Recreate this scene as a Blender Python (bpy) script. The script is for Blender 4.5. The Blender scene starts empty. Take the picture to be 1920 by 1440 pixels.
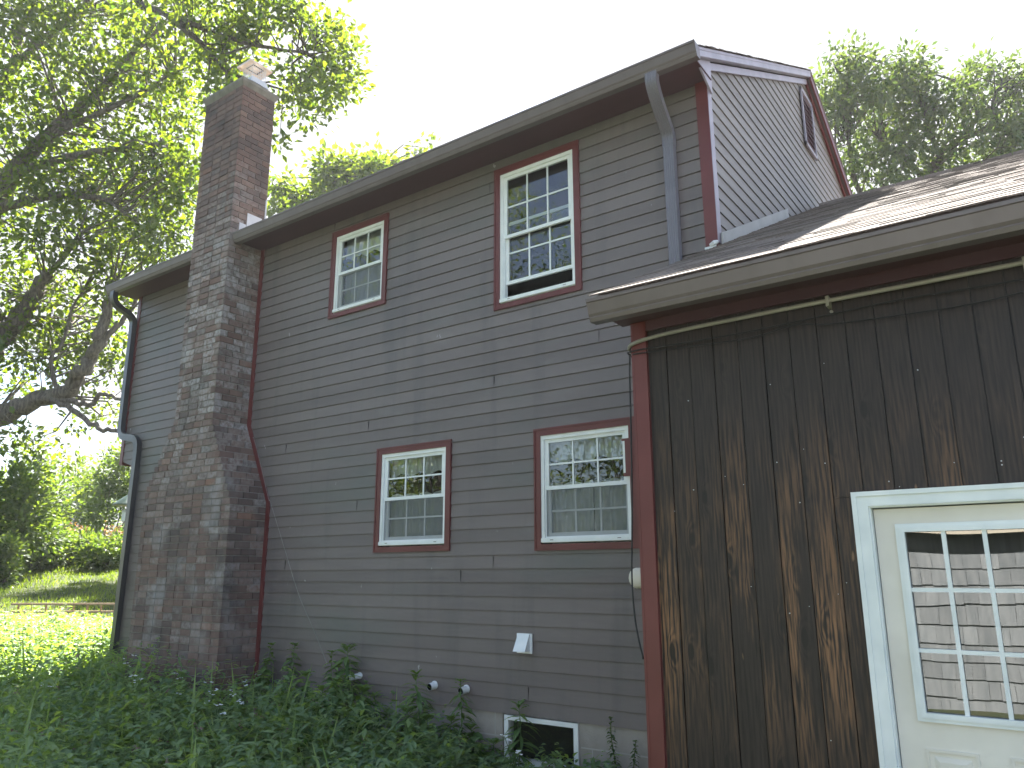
import bpy, math, random
import numpy as np
from mathutils import Matrix, Vector
R = math.radians
random.seed(11); rng = np.random.default_rng(7)
sc = bpy.context.scene
col = sc.collection

# ------------------------------------------------------------------ camera
YAW, PITCH, ROLL, FPX = -0.62438, 0.24247, -0.002286, 1445.0
CAM = np.array([0.0, -6.0, 1.65])
fw = np.array([math.sin(YAW)*math.cos(PITCH), math.cos(YAW)*math.cos(PITCH), math.sin(PITCH)])
rt = np.cross(fw, [0, 0, 1]); rt /= np.linalg.norm(rt); up = np.cross(rt, fw)
c_, s_ = math.cos(ROLL), math.sin(ROLL)
rt, up = c_*rt + s_*up, -s_*rt + c_*up
cd = bpy.data.cameras.new('camera'); cam = bpy.data.objects.new('camera', cd); col.objects.link(cam)
cam.matrix_world = Matrix(((rt[0], up[0], -fw[0], CAM[0]), (rt[1], up[1], -fw[1], CAM[1]), (rt[2], up[2], -fw[2], CAM[2]), (0, 0, 0, 1)))
cd.sensor_width = 36.0; cd.lens = 36.0*FPX/1920.0; cd.clip_start = 0.05; cd.clip_end = 2000
sc.camera = cam

def at(px, py, depth):
    "world point seen at that place of the photograph, that many metres away"
    return CAM + depth*(fw + rt*(px-960)/FPX - up*(py-720)/FPX)
def proj(P):
    d = np.asarray(P, float) - CAM
    z = d @ fw
    return 960 + FPX*(d @ rt)/z, 720 - FPX*(d @ up)/z, z

# ------------------------------------------------------------------ light
SUN_AZ, SUN_EL = R(31), R(55)        # azimuth to the left of +Y
w = bpy.data.worlds.new('World'); sc.world = w; w.use_nodes = True
nt = w.node_tree; nt.nodes.clear()
def N(nt, t, **kw):
    n = nt.nodes.new(t)
    for k, v in kw.items():
        if k.startswith('i_'): n.inputs[k[2:].replace('_', ' ')].default_value = v
        else: setattr(n, k, v)
    return n
sky = N(nt, 'ShaderNodeTexSky', sky_type='NISHITA', sun_disc=False, sun_elevation=SUN_EL, sun_rotation=-SUN_AZ, air_density=1.0, dust_density=0.7, ozone_density=1.0)
tc = N(nt, 'ShaderNodeTexCoord')
mp = N(nt, 'ShaderNodeMapping'); mp.inputs['Scale'].default_value = (1.0, 1.0, 2.2); mp.inputs['Location'].default_value = (0.35, 0.1, 0.2)
nz = N(nt, 'ShaderNodeTexNoise'); nz.inputs['Scale'].default_value = 1.7; nz.inputs['Detail'].default_value = 9; nz.inputs['Roughness'].default_value = 0.52
rp = N(nt, 'ShaderNodeValToRGB'); rp.color_ramp.elements[0].position = 0.33; rp.color_ramp.elements[1].position = 0.47
nz2 = N(nt, 'ShaderNodeTexNoise'); nz2.inputs['Scale'].default_value = 2.3; nz2.inputs['Detail'].default_value = 7
rp2 = N(nt, 'ShaderNodeValToRGB')
rp2.color_ramp.elements[0].position = 0.3; rp2.color_ramp.elements[0].color = (1.95, 2.1, 2.35, 1)
rp2.color_ramp.elements[1].position = 0.68; rp2.color_ramp.elements[1].color = (3.5, 3.5, 3.5, 1)
mx = N(nt, 'ShaderNodeMix', data_type='RGBA')
bg = N(nt, 'ShaderNodeBackground'); bg.inputs['Strength'].default_value = 0.05
wo = N(nt, 'ShaderNodeOutputWorld')
L = nt.links.new
L(tc.outputs['Generated'], mp.inputs['Vector']); L(mp.outputs[0], nz.inputs['Vector']); L(mp.outputs[0], nz2.inputs['Vector'])
L(nz.outputs['Fac'], rp.inputs[0]); L(nz2.outputs['Fac'], rp2.inputs[0])
sxyz = N(nt, 'ShaderNodeSeparateXYZ'); L(tc.outputs['Generated'], sxyz.inputs[0])
cy_ = N(nt, 'ShaderNodeMapRange', interpolation_type='SMOOTHSTEP'); cy_.inputs[1].default_value = -0.25; cy_.inputs[2].default_value = 0.35; cy_.inputs[3].default_value = 0.12; L(sxyz.outputs[1], cy_.inputs[0])
cm_ = N(nt, 'ShaderNodeMath', operation='MULTIPLY'); L(rp.outputs[0], cm_.inputs[0]); L(cy_.outputs[0], cm_.inputs[1])
L(cm_.outputs[0], mx.inputs[0]); L(sky.outputs[0], mx.inputs[6]); L(rp2.outputs[0], mx.inputs[7])
L(mx.outputs[2], bg.inputs[0]); L(bg.outputs[0], wo.inputs[0])

sd = bpy.data.lights.new('sun', 'SUN'); sd.energy = 5.0; sd.angle = R(0.6); sd.color = (1.0, 0.95, 0.86)
sun = bpy.data.objects.new('sun', sd); col.objects.link(sun)
sun_to = Vector((-math.sin(SUN_AZ)*math.cos(SUN_EL), math.cos(SUN_AZ)*math.cos(SUN_EL), math.sin(SUN_EL)))
sun.rotation_euler = sun_to.to_track_quat('Z', 'Y').to_euler()
vs = sc.view_settings; vs.view_transform = 'Standard'; vs.look = 'None'; vs.gamma = 1.0; vs.use_curve_mapping = False; vs.exposure = 3.0

HAZE = 0.0005
# ------------------------------------------------------------------ mesh helpers
class MB:
    def __init__(s): s.v = []; s.f = []; s.m = []; s.t = []; s.n = 0; s.smooth = False
    def poly(s, pts, faces, mat=0, tint=0.5):
        b = s.n; s.v.append(np.asarray(pts, float)); s.n += len(pts)
        for f in faces:
            s.f.append([b+i for i in f]); s.m.append(mat); s.t.append(tint)
    def box(s, x0, x1, y0, y1, z0, z1, mat=0, tint=0.5):
        p = [(x, y, z) for z in (z0, z1) for y in (y0, y1) for x in (x0, x1)]
        s.poly(p, [(0, 2, 3, 1), (4, 5, 7, 6), (0, 1, 5, 4), (2, 6, 7, 3), (0, 4, 6, 2), (1, 3, 7, 5)], mat, tint)
    def ring(s, x0, x1, z0, z1, wl, wr, wb, wt, y0, y1, mat=0):
        s.box(x0, x0+wl, y0, y1, z0, z1, mat); s.box(x1-wr, x1, y0, y1, z0, z1, mat)
        s.box(x0+wl, x1-wr, y0, y1, z0, z0+wb, mat); s.box(x0+wl, x1-wr, y0, y1, z1-wt, z1, mat)
    def extrude(s, prof, axis, a0, a1, mat=0, tint=0.5, caps=True):
        "closed 2-D profile swept along X (prof = (y,z)) or Y (prof = (x,z)) or Z (prof = (x,y))"
        n = len(prof); P = []
        for a in (a0, a1):
            for p, q in prof:
                P.append((a, p, q) if axis == 'x' else (p, a, q) if axis == 'y' else (p, q, a))
        F = [(i, (i+1) % n, n+(i+1) % n, n+i) for i in range(n)]
        if caps: F += [tuple(range(n-1, -1, -1)), tuple(range(n, 2*n))]
        s.poly(P, F, mat, tint)
    def tube(s, pts, rad, seg=8, mat=0, tint=0.5, caps=True):
        pts = np.asarray(pts, float); n = len(pts)
        rad = np.full(n, rad) if np.isscalar(rad) else np.asarray(rad, float)
        T = np.gradient(pts, axis=0); T /= np.linalg.norm(T, axis=1)[:, None] + 1e-9
        ref = np.array([0, 0, 1.0]) if abs(T[0][2]) < 0.9 else np.array([1.0, 0, 0])
        P = []; a = np.linspace(0, 2*np.pi, seg, endpoint=False)
        u = np.cross(T[0], ref); u /= np.linalg.norm(u)
        for i in range(n):
            u = u - T[i]*(u @ T[i]); u /= np.linalg.norm(u) + 1e-9
            v = np.cross(T[i], u)
            P.append(pts[i] + rad[i]*(np.cos(a)[:, None]*u + np.sin(a)[:, None]*v))
        P = np.concatenate(P)
        F = [(i*seg+j, i*seg+(j+1) % seg, (i+1)*seg+(j+1) % seg, (i+1)*seg+j) for i in range(n-1) for j in range(seg)]
        if caps: F += [tuple(range(seg-1, -1, -1)), tuple(range((n-1)*seg, n*seg))]
        s.poly(P, F, mat, tint)
    def sweep(s, pts, prof, side, mat=0):
        "rectangular-ish profile (a along side, b along normal) swept along a path"
        pts = np.asarray(pts, float); n = len(pts); m = len(prof)
        T = np.gradient(pts, axis=0); T /= np.linalg.norm(T, axis=1)[:, None]
        side = np.asarray(side, float); P = []
        for i in range(n):
            sd_ = side - T[i]*(side @ T[i]); sd_ /= np.linalg.norm(sd_)
            nr = np.cross(T[i], sd_)
            for a, b in prof: P.append(pts[i] + a*sd_ + b*nr)
        F = [(i*m+j, i*m+(j+1) % m, (i+1)*m+(j+1) % m, (i+1)*m+j) for i in range(n-1) for j in range(m)]
        F += [tuple(range(m-1, -1, -1)), tuple(range((n-1)*m, n*m))]
        s.poly(P, F, mat)
    def bulk(s, V, F, mat=0, tint=None):
        "arrays: V (n,3), F (k,c)"
        b = s.n; s.v.append(V); s.n += len(V)
        s.f.extend((F+b).tolist()); s.m.extend([mat]*len(F))
        s.t.extend((np.full(len(F), .5) if tint is None else tint).tolist())
    def build(s, name, mats, parent=None, smooth=False, loc=None):
        me = bpy.data.meshes.new(name)
        V = np.concatenate(s.v) if s.v else np.zeros((0, 3))
        off = np.zeros(3) if loc is None else np.asarray(loc, float)
        V = V - off
        ln = np.array([len(f) for f in s.f], dtype=np.int32); st = np.concatenate([[0], np.cumsum(ln)[:-1]]).astype(np.int32)
        me.vertices.add(len(V)); me.vertices.foreach_set('co', V.astype(np.float32).ravel())
        idx = np.fromiter((i for f in s.f for i in f), dtype=np.int32)
        me.loops.add(len(idx)); me.loops.foreach_set('vertex_index', idx)
        me.polygons.add(len(ln)); me.polygons.foreach_set('loop_start', st); me.polygons.foreach_set('loop_total', ln)
        me.polygons.foreach_set('material_index', np.array(s.m, dtype=np.int32))
        me.polygons.foreach_set('use_smooth', np.full(len(ln), smooth))
        at_ = me.attributes.new('tint', 'FLOAT', 'FACE'); at_.data.foreach_set('value', np.array(s.t, dtype=np.float32))
        me.update(calc_edges=True); me.validate()
        for m in (mats if isinstance(mats, (list, tuple)) else [mats]): me.materials.append(m)
        o = bpy.data.objects.new(name, me); col.objects.link(o)
        if loc is not None and parent is None: o.location = loc
        if parent is not None:
            o.parent = parent
            par = np.zeros(3); p = parent
            while p is not None: par += np.array(p.location); p = p.parent
            o.location = Vector(off - par)
        return o
def thing(name, label, cat, loc=(0, 0, 0), group=None):
    o = bpy.data.objects.new(name, None); col.objects.link(o); o.location = loc; o.empty_display_size = .2
    return tag(o, label, cat, group)
def tag(o, label, cat, group=None):
    o['label'] = label; o['category'] = cat
    if group: o['group'] = group
    return o

# ------------------------------------------------------------------ materials
def mat(name, c1, c2=None, rough=0.6, scale=4.0, stretch=(1, 1, 1), detail=5, bump=0.0, bscale=None, lo=0.35, hi=0.65, spec=0.4, metal=0.0, tint=None, coat=0.0):
    m = bpy.data.materials.new(name); m.use_nodes = True; t = m.node_tree; b = t.nodes['Principled BSDF']
    b.inputs['Roughness'].default_value = rough; b.inputs['Specular IOR Level'].default_value = spec; b.inputs['Metallic'].default_value = metal
    b.inputs['Coat Weight'].default_value = coat
    b.inputs['Base Color'].default_value = (*c1, 1)
    tc = N(t, 'ShaderNodeTexCoord'); mp = N(t, 'ShaderNodeMapping'); mp.inputs['Scale'].default_value = stretch
    t.links.new(tc.outputs['Object'], mp.inputs['Vector'])
    m['mp'] = 0
    out = None
    if c2:
        n = N(t, 'ShaderNodeTexNoise'); n.inputs['Scale'].default_value = scale; n.inputs['Detail'].default_value = detail
        t.links.new(mp.outputs[0], n.inputs['Vector'])
        r = N(t, 'ShaderNodeValToRGB'); r.color_ramp.elements[0].position = lo; r.color_ramp.elements[1].position = hi
        r.color_ramp.elements[0].color = (*c1, 1); r.color_ramp.elements[1].color = (*c2, 1)
        t.links.new(n.outputs['Fac'], r.inputs[0]); out = r.outputs[0]
        if tint:
            a = N(t, 'ShaderNodeAttribute', attribute_name='tint')
            mr = N(t, 'ShaderNodeMapRange'); mr.inputs[3].default_value = tint[0]; mr.inputs[4].default_value = tint[1]
            t.links.new(a.outputs['Fac'], mr.inputs[0])
            mm = N(t, 'ShaderNodeMix', data_type='RGBA', blend_type='MULTIPLY'); mm.inputs[0].default_value = 1
            t.links.new(out, mm.inputs[6]); t.links.new(mr.outputs[0], mm.inputs[7]); out = mm.outputs[2]
        t.links.new(out, b.inputs['Base Color'])
    if bump:
        n2 = N(t, 'ShaderNodeTexNoise'); n2.inputs['Scale'].default_value = bscale or scale*4; n2.inputs['Detail'].default_value = 6
        t.links.new(mp.outputs[0], n2.inputs['Vector'])
        bp = N(t, 'ShaderNodeBump'); bp.inputs['Strength'].default_value = bump; bp.inputs['Distance'].default_value = 0.01
        t.links.new(n2.outputs['Fac'], bp.inputs['Height']); t.links.new(bp.outputs[0], b.inputs['Normal'])
    return m
def stain(m, color, scale, lo, hi, stretch=(1, 1, 1), amount=1.0, zlo=None, zhi=None):
    "lay another colour over the base where a noise is high: dirt, bloom, wear"
    t = m.node_tree; b = t.nodes['Principled BSDF']; l = b.inputs['Base Color'].links[0].from_socket
    tc = N(t, 'ShaderNodeTexCoord'); mp = N(t, 'ShaderNodeMapping'); mp.inputs['Scale'].default_value = stretch; mp.inputs['Location'].default_value = (scale*3.1, 1.7, scale)
    n = N(t, 'ShaderNodeTexNoise'); n.inputs['Scale'].default_value = scale; n.inputs['Detail'].default_value = 6
    r = N(t, 'ShaderNodeMapRange'); r.inputs[1].default_value = lo; r.inputs[2].default_value = hi; r.inputs[4].default_value = amount
    t.links.new(tc.outputs['Object'], mp.inputs['Vector']); t.links.new(mp.outputs[0], n.inputs['Vector']); t.links.new(n.outputs['Fac'], r.inputs[0])
    fac = r.outputs[0]
    if zlo is not None:
        sx = N(t, 'ShaderNodeSeparateXYZ'); t.links.new(tc.outputs['Object'], sx.inputs[0])
        a = N(t, 'ShaderNodeMapRange', interpolation_type='SMOOTHSTEP'); a.inputs[1].default_value = zlo[0]; a.inputs[2].default_value = zlo[1]
        c = N(t, 'ShaderNodeMapRange', interpolation_type='SMOOTHSTEP'); c.inputs[1].default_value = zhi[0]; c.inputs[2].default_value = zhi[1]; c.inputs[3].default_value = 1; c.inputs[4].default_value = 0
        t.links.new(sx.outputs[2], a.inputs[0]); t.links.new(sx.outputs[2], c.inputs[0])
        m1 = N(t, 'ShaderNodeMath', operation='MULTIPLY'); m2 = N(t, 'ShaderNodeMath', operation='MULTIPLY')
        t.links.new(a.outputs[0], m1.inputs[0]); t.links.new(c.outputs[0], m1.inputs[1])
        t.links.new(m1.outputs[0], m2.inputs[0]); t.links.new(fac, m2.inputs[1]); fac = m2.outputs[0]
    mx = N(t, 'ShaderNodeMix', data_type='RGBA'); mx.inputs[7].default_value = (*color, 1)
    t.links.new(fac, mx.inputs[0]); t.links.new(l, mx.inputs[6]); t.links.new(mx.outputs[2], b.inputs['Base Color'])
    return m
def leafmat(name, dark, light, trans=0.5, tcol=None, gloss=0.045):
    m = bpy.data.materials.new(name); m.use_nodes = True; t = m.node_tree; t.nodes.clear()
    a = N(t, 'ShaderNodeAttribute', attribute_name='tint')
    r = N(t, 'ShaderNodeValToRGB'); r.color_ramp.elements[0].color = (*dark, 1); r.color_ramp.elements[1].color = (*light, 1)
    t.links.new(a.outputs['Fac'], r.inputs[0])
    d = N(t, 'ShaderNodeBsdfDiffuse'); tr = N(t, 'ShaderNodeBsdfTranslucent'); g = N(t, 'ShaderNodeBsdfGlossy'); g.inputs['Roughness'].default_value = .5
    g.inputs['Color'].default_value = (.9, .9, .9, 1)
    t.links.new(r.outputs[0], d.inputs[0])
    mc = N(t, 'ShaderNodeMix', data_type='RGBA', blend_type='MULTIPLY'); mc.inputs[0].default_value = 1; mc.inputs[7].default_value = (*(tcol or (2.6, 2.25, .45)), 1)
    t.links.new(r.outputs[0], mc.inputs[6]); t.links.new(mc.outputs[2], tr.inputs[0])
    x = N(t, 'ShaderNodeMixShader'); x.inputs[0].default_value = trans
    t.links.new(d.outputs[0], x.inputs[1]); t.links.new(tr.outputs[0], x.inputs[2])
    y = N(t, 'ShaderNodeMixShader'); y.inputs[0].default_value = gloss
    t.links.new(x.outputs[0], y.inputs[1]); t.links.new(g.outputs[0], y.inputs[2])
    o = N(t, 'ShaderNodeOutputMaterial'); t.links.new(y.outputs[0], o.inputs[0])
    return m
def glassmat(name, base=0.05, tintc=(.9, .95, .95), wob=0.0, gain=1.3):
    m = bpy.data.materials.new(name); m.use_nodes = True; t = m.node_tree; t.nodes.clear()
    tr = N(t, 'ShaderNodeBsdfTransparent'); tr.inputs[0].default_value = (*tintc, 1)
    g = N(t, 'ShaderNodeBsdfGlossy'); g.inputs['Roughness'].default_value = 0.0
    f = N(t, 'ShaderNodeFresnel'); f.inputs[0].default_value = 1.5
    ma = N(t, 'ShaderNodeMath', operation='MULTIPLY_ADD', use_clamp=True); ma.inputs[1].default_value = gain; ma.inputs[2].default_value = base
    t.links.new(f.outputs[0], ma.inputs[0])
    if wob:
        tc = N(t, 'ShaderNodeTexCoord'); n = N(t, 'ShaderNodeTexNoise'); n.inputs['Scale'].default_value = 3.0; n.inputs['Detail'].default_value = 0
        bp = N(t, 'ShaderNodeBump'); bp.inputs['Strength'].default_value = wob; bp.inputs['Distance'].default_value = .02
        t.links.new(tc.outputs['Object'], n.inputs['Vector']); t.links.new(n.outputs[0], bp.inputs['Height']); t.links.new(bp.outputs[0], g.inputs['Normal'])
    x = N(t, 'ShaderNodeMixShader'); t.links.new(ma.outputs[0], x.inputs[0]); t.links.new(tr.outputs[0], x.inputs[1]); t.links.new(g.outputs[0], x.inputs[2])
    o = N(t, 'ShaderNodeOutputMaterial'); t.links.new(x.outputs[0], o.inputs[0])
    return m
def screenmat():
    m = bpy.data.materials.new('insect screen'); m.use_nodes = True; t = m.node_tree; t.nodes.clear()
    tr = N(t, 'ShaderNodeBsdfTransparent'); d = N(t, 'ShaderNodeBsdfDiffuse'); d.inputs[0].default_value = (.16, .17, .18, 1)
    x = N(t, 'ShaderNodeMixShader'); x.inputs[0].default_value = .42
    t.links.new(tr.outputs[0], x.inputs[1]); t.links.new(d.outputs[0], x.inputs[2])
    o = N(t, 'ShaderNodeOutputMaterial'); t.links.new(x.outputs[0], o.inputs[0]); return m
def clothmat():
    m = bpy.data.materials.new('white curtain cloth'); m.use_nodes = True; t = m.node_tree; t.nodes.clear()
    d = N(t, 'ShaderNodeBsdfDiffuse'); d.inputs[0].default_value = (.78, .78, .76, 1); tr = N(t, 'ShaderNodeBsdfTranslucent'); tr.inputs[0].default_value = (.7, .7, .68, 1)
    x = N(t, 'ShaderNodeMixShader'); x.inputs[0].default_value = .3
    t.links.new(d.outputs[0], x.inputs[1]); t.links.new(tr.outputs[0], x.inputs[2])
    o = N(t, 'ShaderNodeOutputMaterial'); t.links.new(x.outputs[0], o.inputs[0]); return m

M = {}
M['siding'] = mat('taupe painted siding', (.142, .117, .113), (.162, .136, .130), rough=.5, scale=1.1, stretch=(.6, 1, 2.5), bump=.22, bscale=9, tint=(.92, 1.08), spec=.45)
stain(M['siding'], (.108, .118, .106), 0.8, .50, .72, (.7, 1, 1.6), .7)
stain(M['siding'], (.085, .080, .080), 2.2, .54, .74, (2.6, 1, .25), .45)
stain(M['siding'], (.20, .185, .18), 3.1, .60, .75, (.5, 1, 1.2), .35)
stain(M['siding'], (.42, .42, .42), 15.0, .735, .77, (1, 1, .45), .8)
M['red'] = mat('barn red trim paint', (.105, .022, .022), (.135, .030, .030), rough=.42, scale=3, bump=.08, spec=.5)
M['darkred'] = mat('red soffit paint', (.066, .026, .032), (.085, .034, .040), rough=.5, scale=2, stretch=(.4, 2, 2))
M['mauve'] = mat('pale mauve trim', (.27, .24, .29), (.34, .30, .36), rough=.38, scale=5, bump=.1, spec=.6)  # pale mauve for the near rake boards, corner strip and louver frame
M['gutter'] = mat('brown painted gutter', (.118, .095, .097), (.134, .109, .110), rough=.36, scale=2, spec=.5)
stain(M['gutter'], (.085, .070, .064), 3.0, .50, .72, (2.5, 1, 1), .5)
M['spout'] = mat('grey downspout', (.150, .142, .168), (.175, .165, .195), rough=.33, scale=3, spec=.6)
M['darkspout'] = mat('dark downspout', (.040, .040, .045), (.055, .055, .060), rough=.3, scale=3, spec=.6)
M['white'] = mat('white vinyl', (.70, .73, .72), (.78, .80, .79), rough=.4, scale=6)
M['sill'] = mat('white weathered trim', (.62, .67, .68), (.74, .78, .78), rough=.5, scale=5, bump=.12)
M['glass'] = glassmat('window glass', .06, (.80, .86, .86), .06, 1.6)
M['doorglass'] = glassmat('door glass', .13, (.55, .6, .6), .05, 1.5)
M['screen'] = screenmat()
M['cloth'] = clothmat()
M['dark'] = mat('dark room', (.02, .02, .022), rough=.9)
M['block'] = mat('concrete block', (.26, .235, .21), (.34, .31, .28), rough=.9, scale=5, bump=.4, bscale=60)
M['mortarline'] = mat('block joint', (.36, .34, .31), rough=.95)
M['mortar'] = mat('mortar', (.21, .20, .185), (.33, .31, .29), rough=.95, scale=9, bump=.5, bscale=60)
M['crown'] = mat('mortar crown', (.15, .145, .125), (.22, .205, .18), rough=.9, scale=7, bump=.5, bscale=40)
M['steel'] = mat('stainless steel', (.62, .50, .42), (.70, .58, .50), rough=.38, scale=6, metal=.75)
M['flash'] = mat('pale flashing metal', (.50, .51, .55), (.60, .61, .64), rough=.45, scale=5, spec=.6)
M['beigeflash'] = mat('beige flashing board', (.36, .35, .34), (.42, .41, .40), rough=.5, scale=4)
M['pvc'] = mat('white plastic pipe', (.72, .76, .78), (.82, .84, .85), rough=.35, scale=8)
M['conduit'] = mat('weathered plastic conduit', (.20, .19, .165), (.27, .255, .22), rough=.55, scale=6, stretch=(.3, 1, 1))
M['black'] = mat('black rubber', (.012, .012, .014), rough=.45)
M['door'] = mat('cream door paint', (.60, .575, .52), (.70, .68, .62), rough=.42, scale=3, bump=.06)
M['nail'] = mat('nail heads', (.40, .43, .46), rough=.35, metal=.6)
M['string'] = mat('pale string', (.30, .30, .29), rough=.8)

M['gablesiding'] = mat('skylit taupe siding', (.195, .172, .160), (.225, .200, .186), rough=.5, scale=1.1, stretch=(1, .6, 2.5), bump=.22, bscale=9, tint=(.92, 1.08), spec=.45)  # paler copy of the siding: bright sky on this side put into its colour

# brick: per-brick tint + soot + white bloom
def brickmat():
    m = mat('old chimney brick', (.13, .085, .072), (.20, .13, .105), rough=.85, scale=14, bump=.45, bscale=70)
    t = m.node_tree; b = t.nodes['Principled BSDF']; l = b.inputs['Base Color'].links[0].from_socket
    a = N(t, 'ShaderNodeAttribute', attribute_name='tint')
    r = N(t, 'ShaderNodeValToRGB'); e = r.color_ramp.elements
    e[0].position = 0; e[0].color = (.066, .055, .055, 1)
    e[1].position = 1; e[1].color = (.24, .125, .085, 1)
    for p, c in ((.18, (.088, .068, .064)), (.38, (.130, .085, .073)), (.62, (.155, .096, .080)), (.82, (.180, .122, .100))):
        k = e.new(p); k.color = (*c, 1)
    t.links.new(a.outputs['Fac'], r.inputs[0])
    x = N(t, 'ShaderNodeMix', data_type='RGBA'); x.inputs[0].default_value = .62
    t.links.new(l, x.inputs[6]); t.links.new(r.outputs[0], x.inputs[7]); t.links.new(x.outputs[2], b.inputs['Base Color'])
    stain(m, (.050, .050, .050), 1.7, .54, .68, (1.3, 1.3, 1), .6)
    def bloom(seed, share, amount, zlo, zhi, color=(.46, .45, .45)):
        base = b.inputs['Base Color'].links[0].from_socket
        h = N(t, 'ShaderNodeMath', operation='MULTIPLY'); h.inputs[1].default_value = seed; t.links.new(a.outputs['Fac'], h.inputs[0])
        f = N(t, 'ShaderNodeMath', operation='FRACT'); t.links.new(h.outputs[0], f.inputs[0])
        r1 = N(t, 'ShaderNodeMapRange'); r1.inputs[1].default_value = 1-share; r1.inputs[2].default_value = 1.0; r1.inputs[3].default_value = 0; r1.inputs[4].default_value = amount; t.links.new(f.outputs[0], r1.inputs[0])
        tc = N(t, 'ShaderNodeTexCoord'); sx = N(t, 'ShaderNodeSeparateXYZ'); t.links.new(tc.outputs['Object'], sx.inputs[0])
        p = N(t, 'ShaderNodeMapRange', interpolation_type='SMOOTHSTEP'); p.inputs[1].default_value, p.inputs[2].default_value = zlo; t.links.new(sx.outputs[2], p.inputs[0])
        q = N(t, 'ShaderNodeMapRange', interpolation_type='SMOOTHSTEP'); q.inputs[1].default_value, q.inputs[2].default_value = zhi; t.links.new(sx.outputs[2], q.inputs[0])
        iq = N(t, 'ShaderNodeMath', operation='SUBTRACT'); iq.inputs[0].default_value = 1; t.links.new(q.outputs[0], iq.inputs[1])
        n = N(t, 'ShaderNodeTexNoise'); n.inputs['Scale'].default_value = 22; n.inputs['Detail'].default_value = 4; t.links.new(tc.outputs['Object'], n.inputs['Vector'])
        nr = N(t, 'ShaderNodeMapRange'); nr.inputs[1].default_value = .3; nr.inputs[2].default_value = .62; t.links.new(n.outputs[0], nr.inputs[0])
        cur = r1.outputs[0]
        for k in (p.outputs[0], iq.outputs[0], nr.outputs[0]):
            mm = N(t, 'ShaderNodeMath', operation='MULTIPLY'); t.links.new(cur, mm.inputs[0]); t.links.new(k, mm.inputs[1]); cur = mm.outputs[0]
        mx = N(t, 'ShaderNodeMix', data_type='RGBA'); mx.inputs[7].default_value = (*color, 1)
        t.links.new(cur, mx.inputs[0]); t.links.new(base, mx.inputs[6]); t.links.new(mx.outputs[2], b.inputs['Base Color'])
    bloom(37.73, .85, .62, (2.0, 3.6), (5.4, 7.2))
    bloom(53.19, .45, .38, (.3, 1.0), (6.0, 8.0))
    stain(m, (.40, .39, .39), 2.6, .55, .68, (1.4, 1.4, .8), .45, (.5, 1.2), (5.0, 6.8))
    stain(m, (.035, .032, .034), 1.1, .46, .62, (1, 1, 1), .55, (6.2, 7.8), (8.6, 9.0))
    return m
M['brick'] = brickmat()

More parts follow.
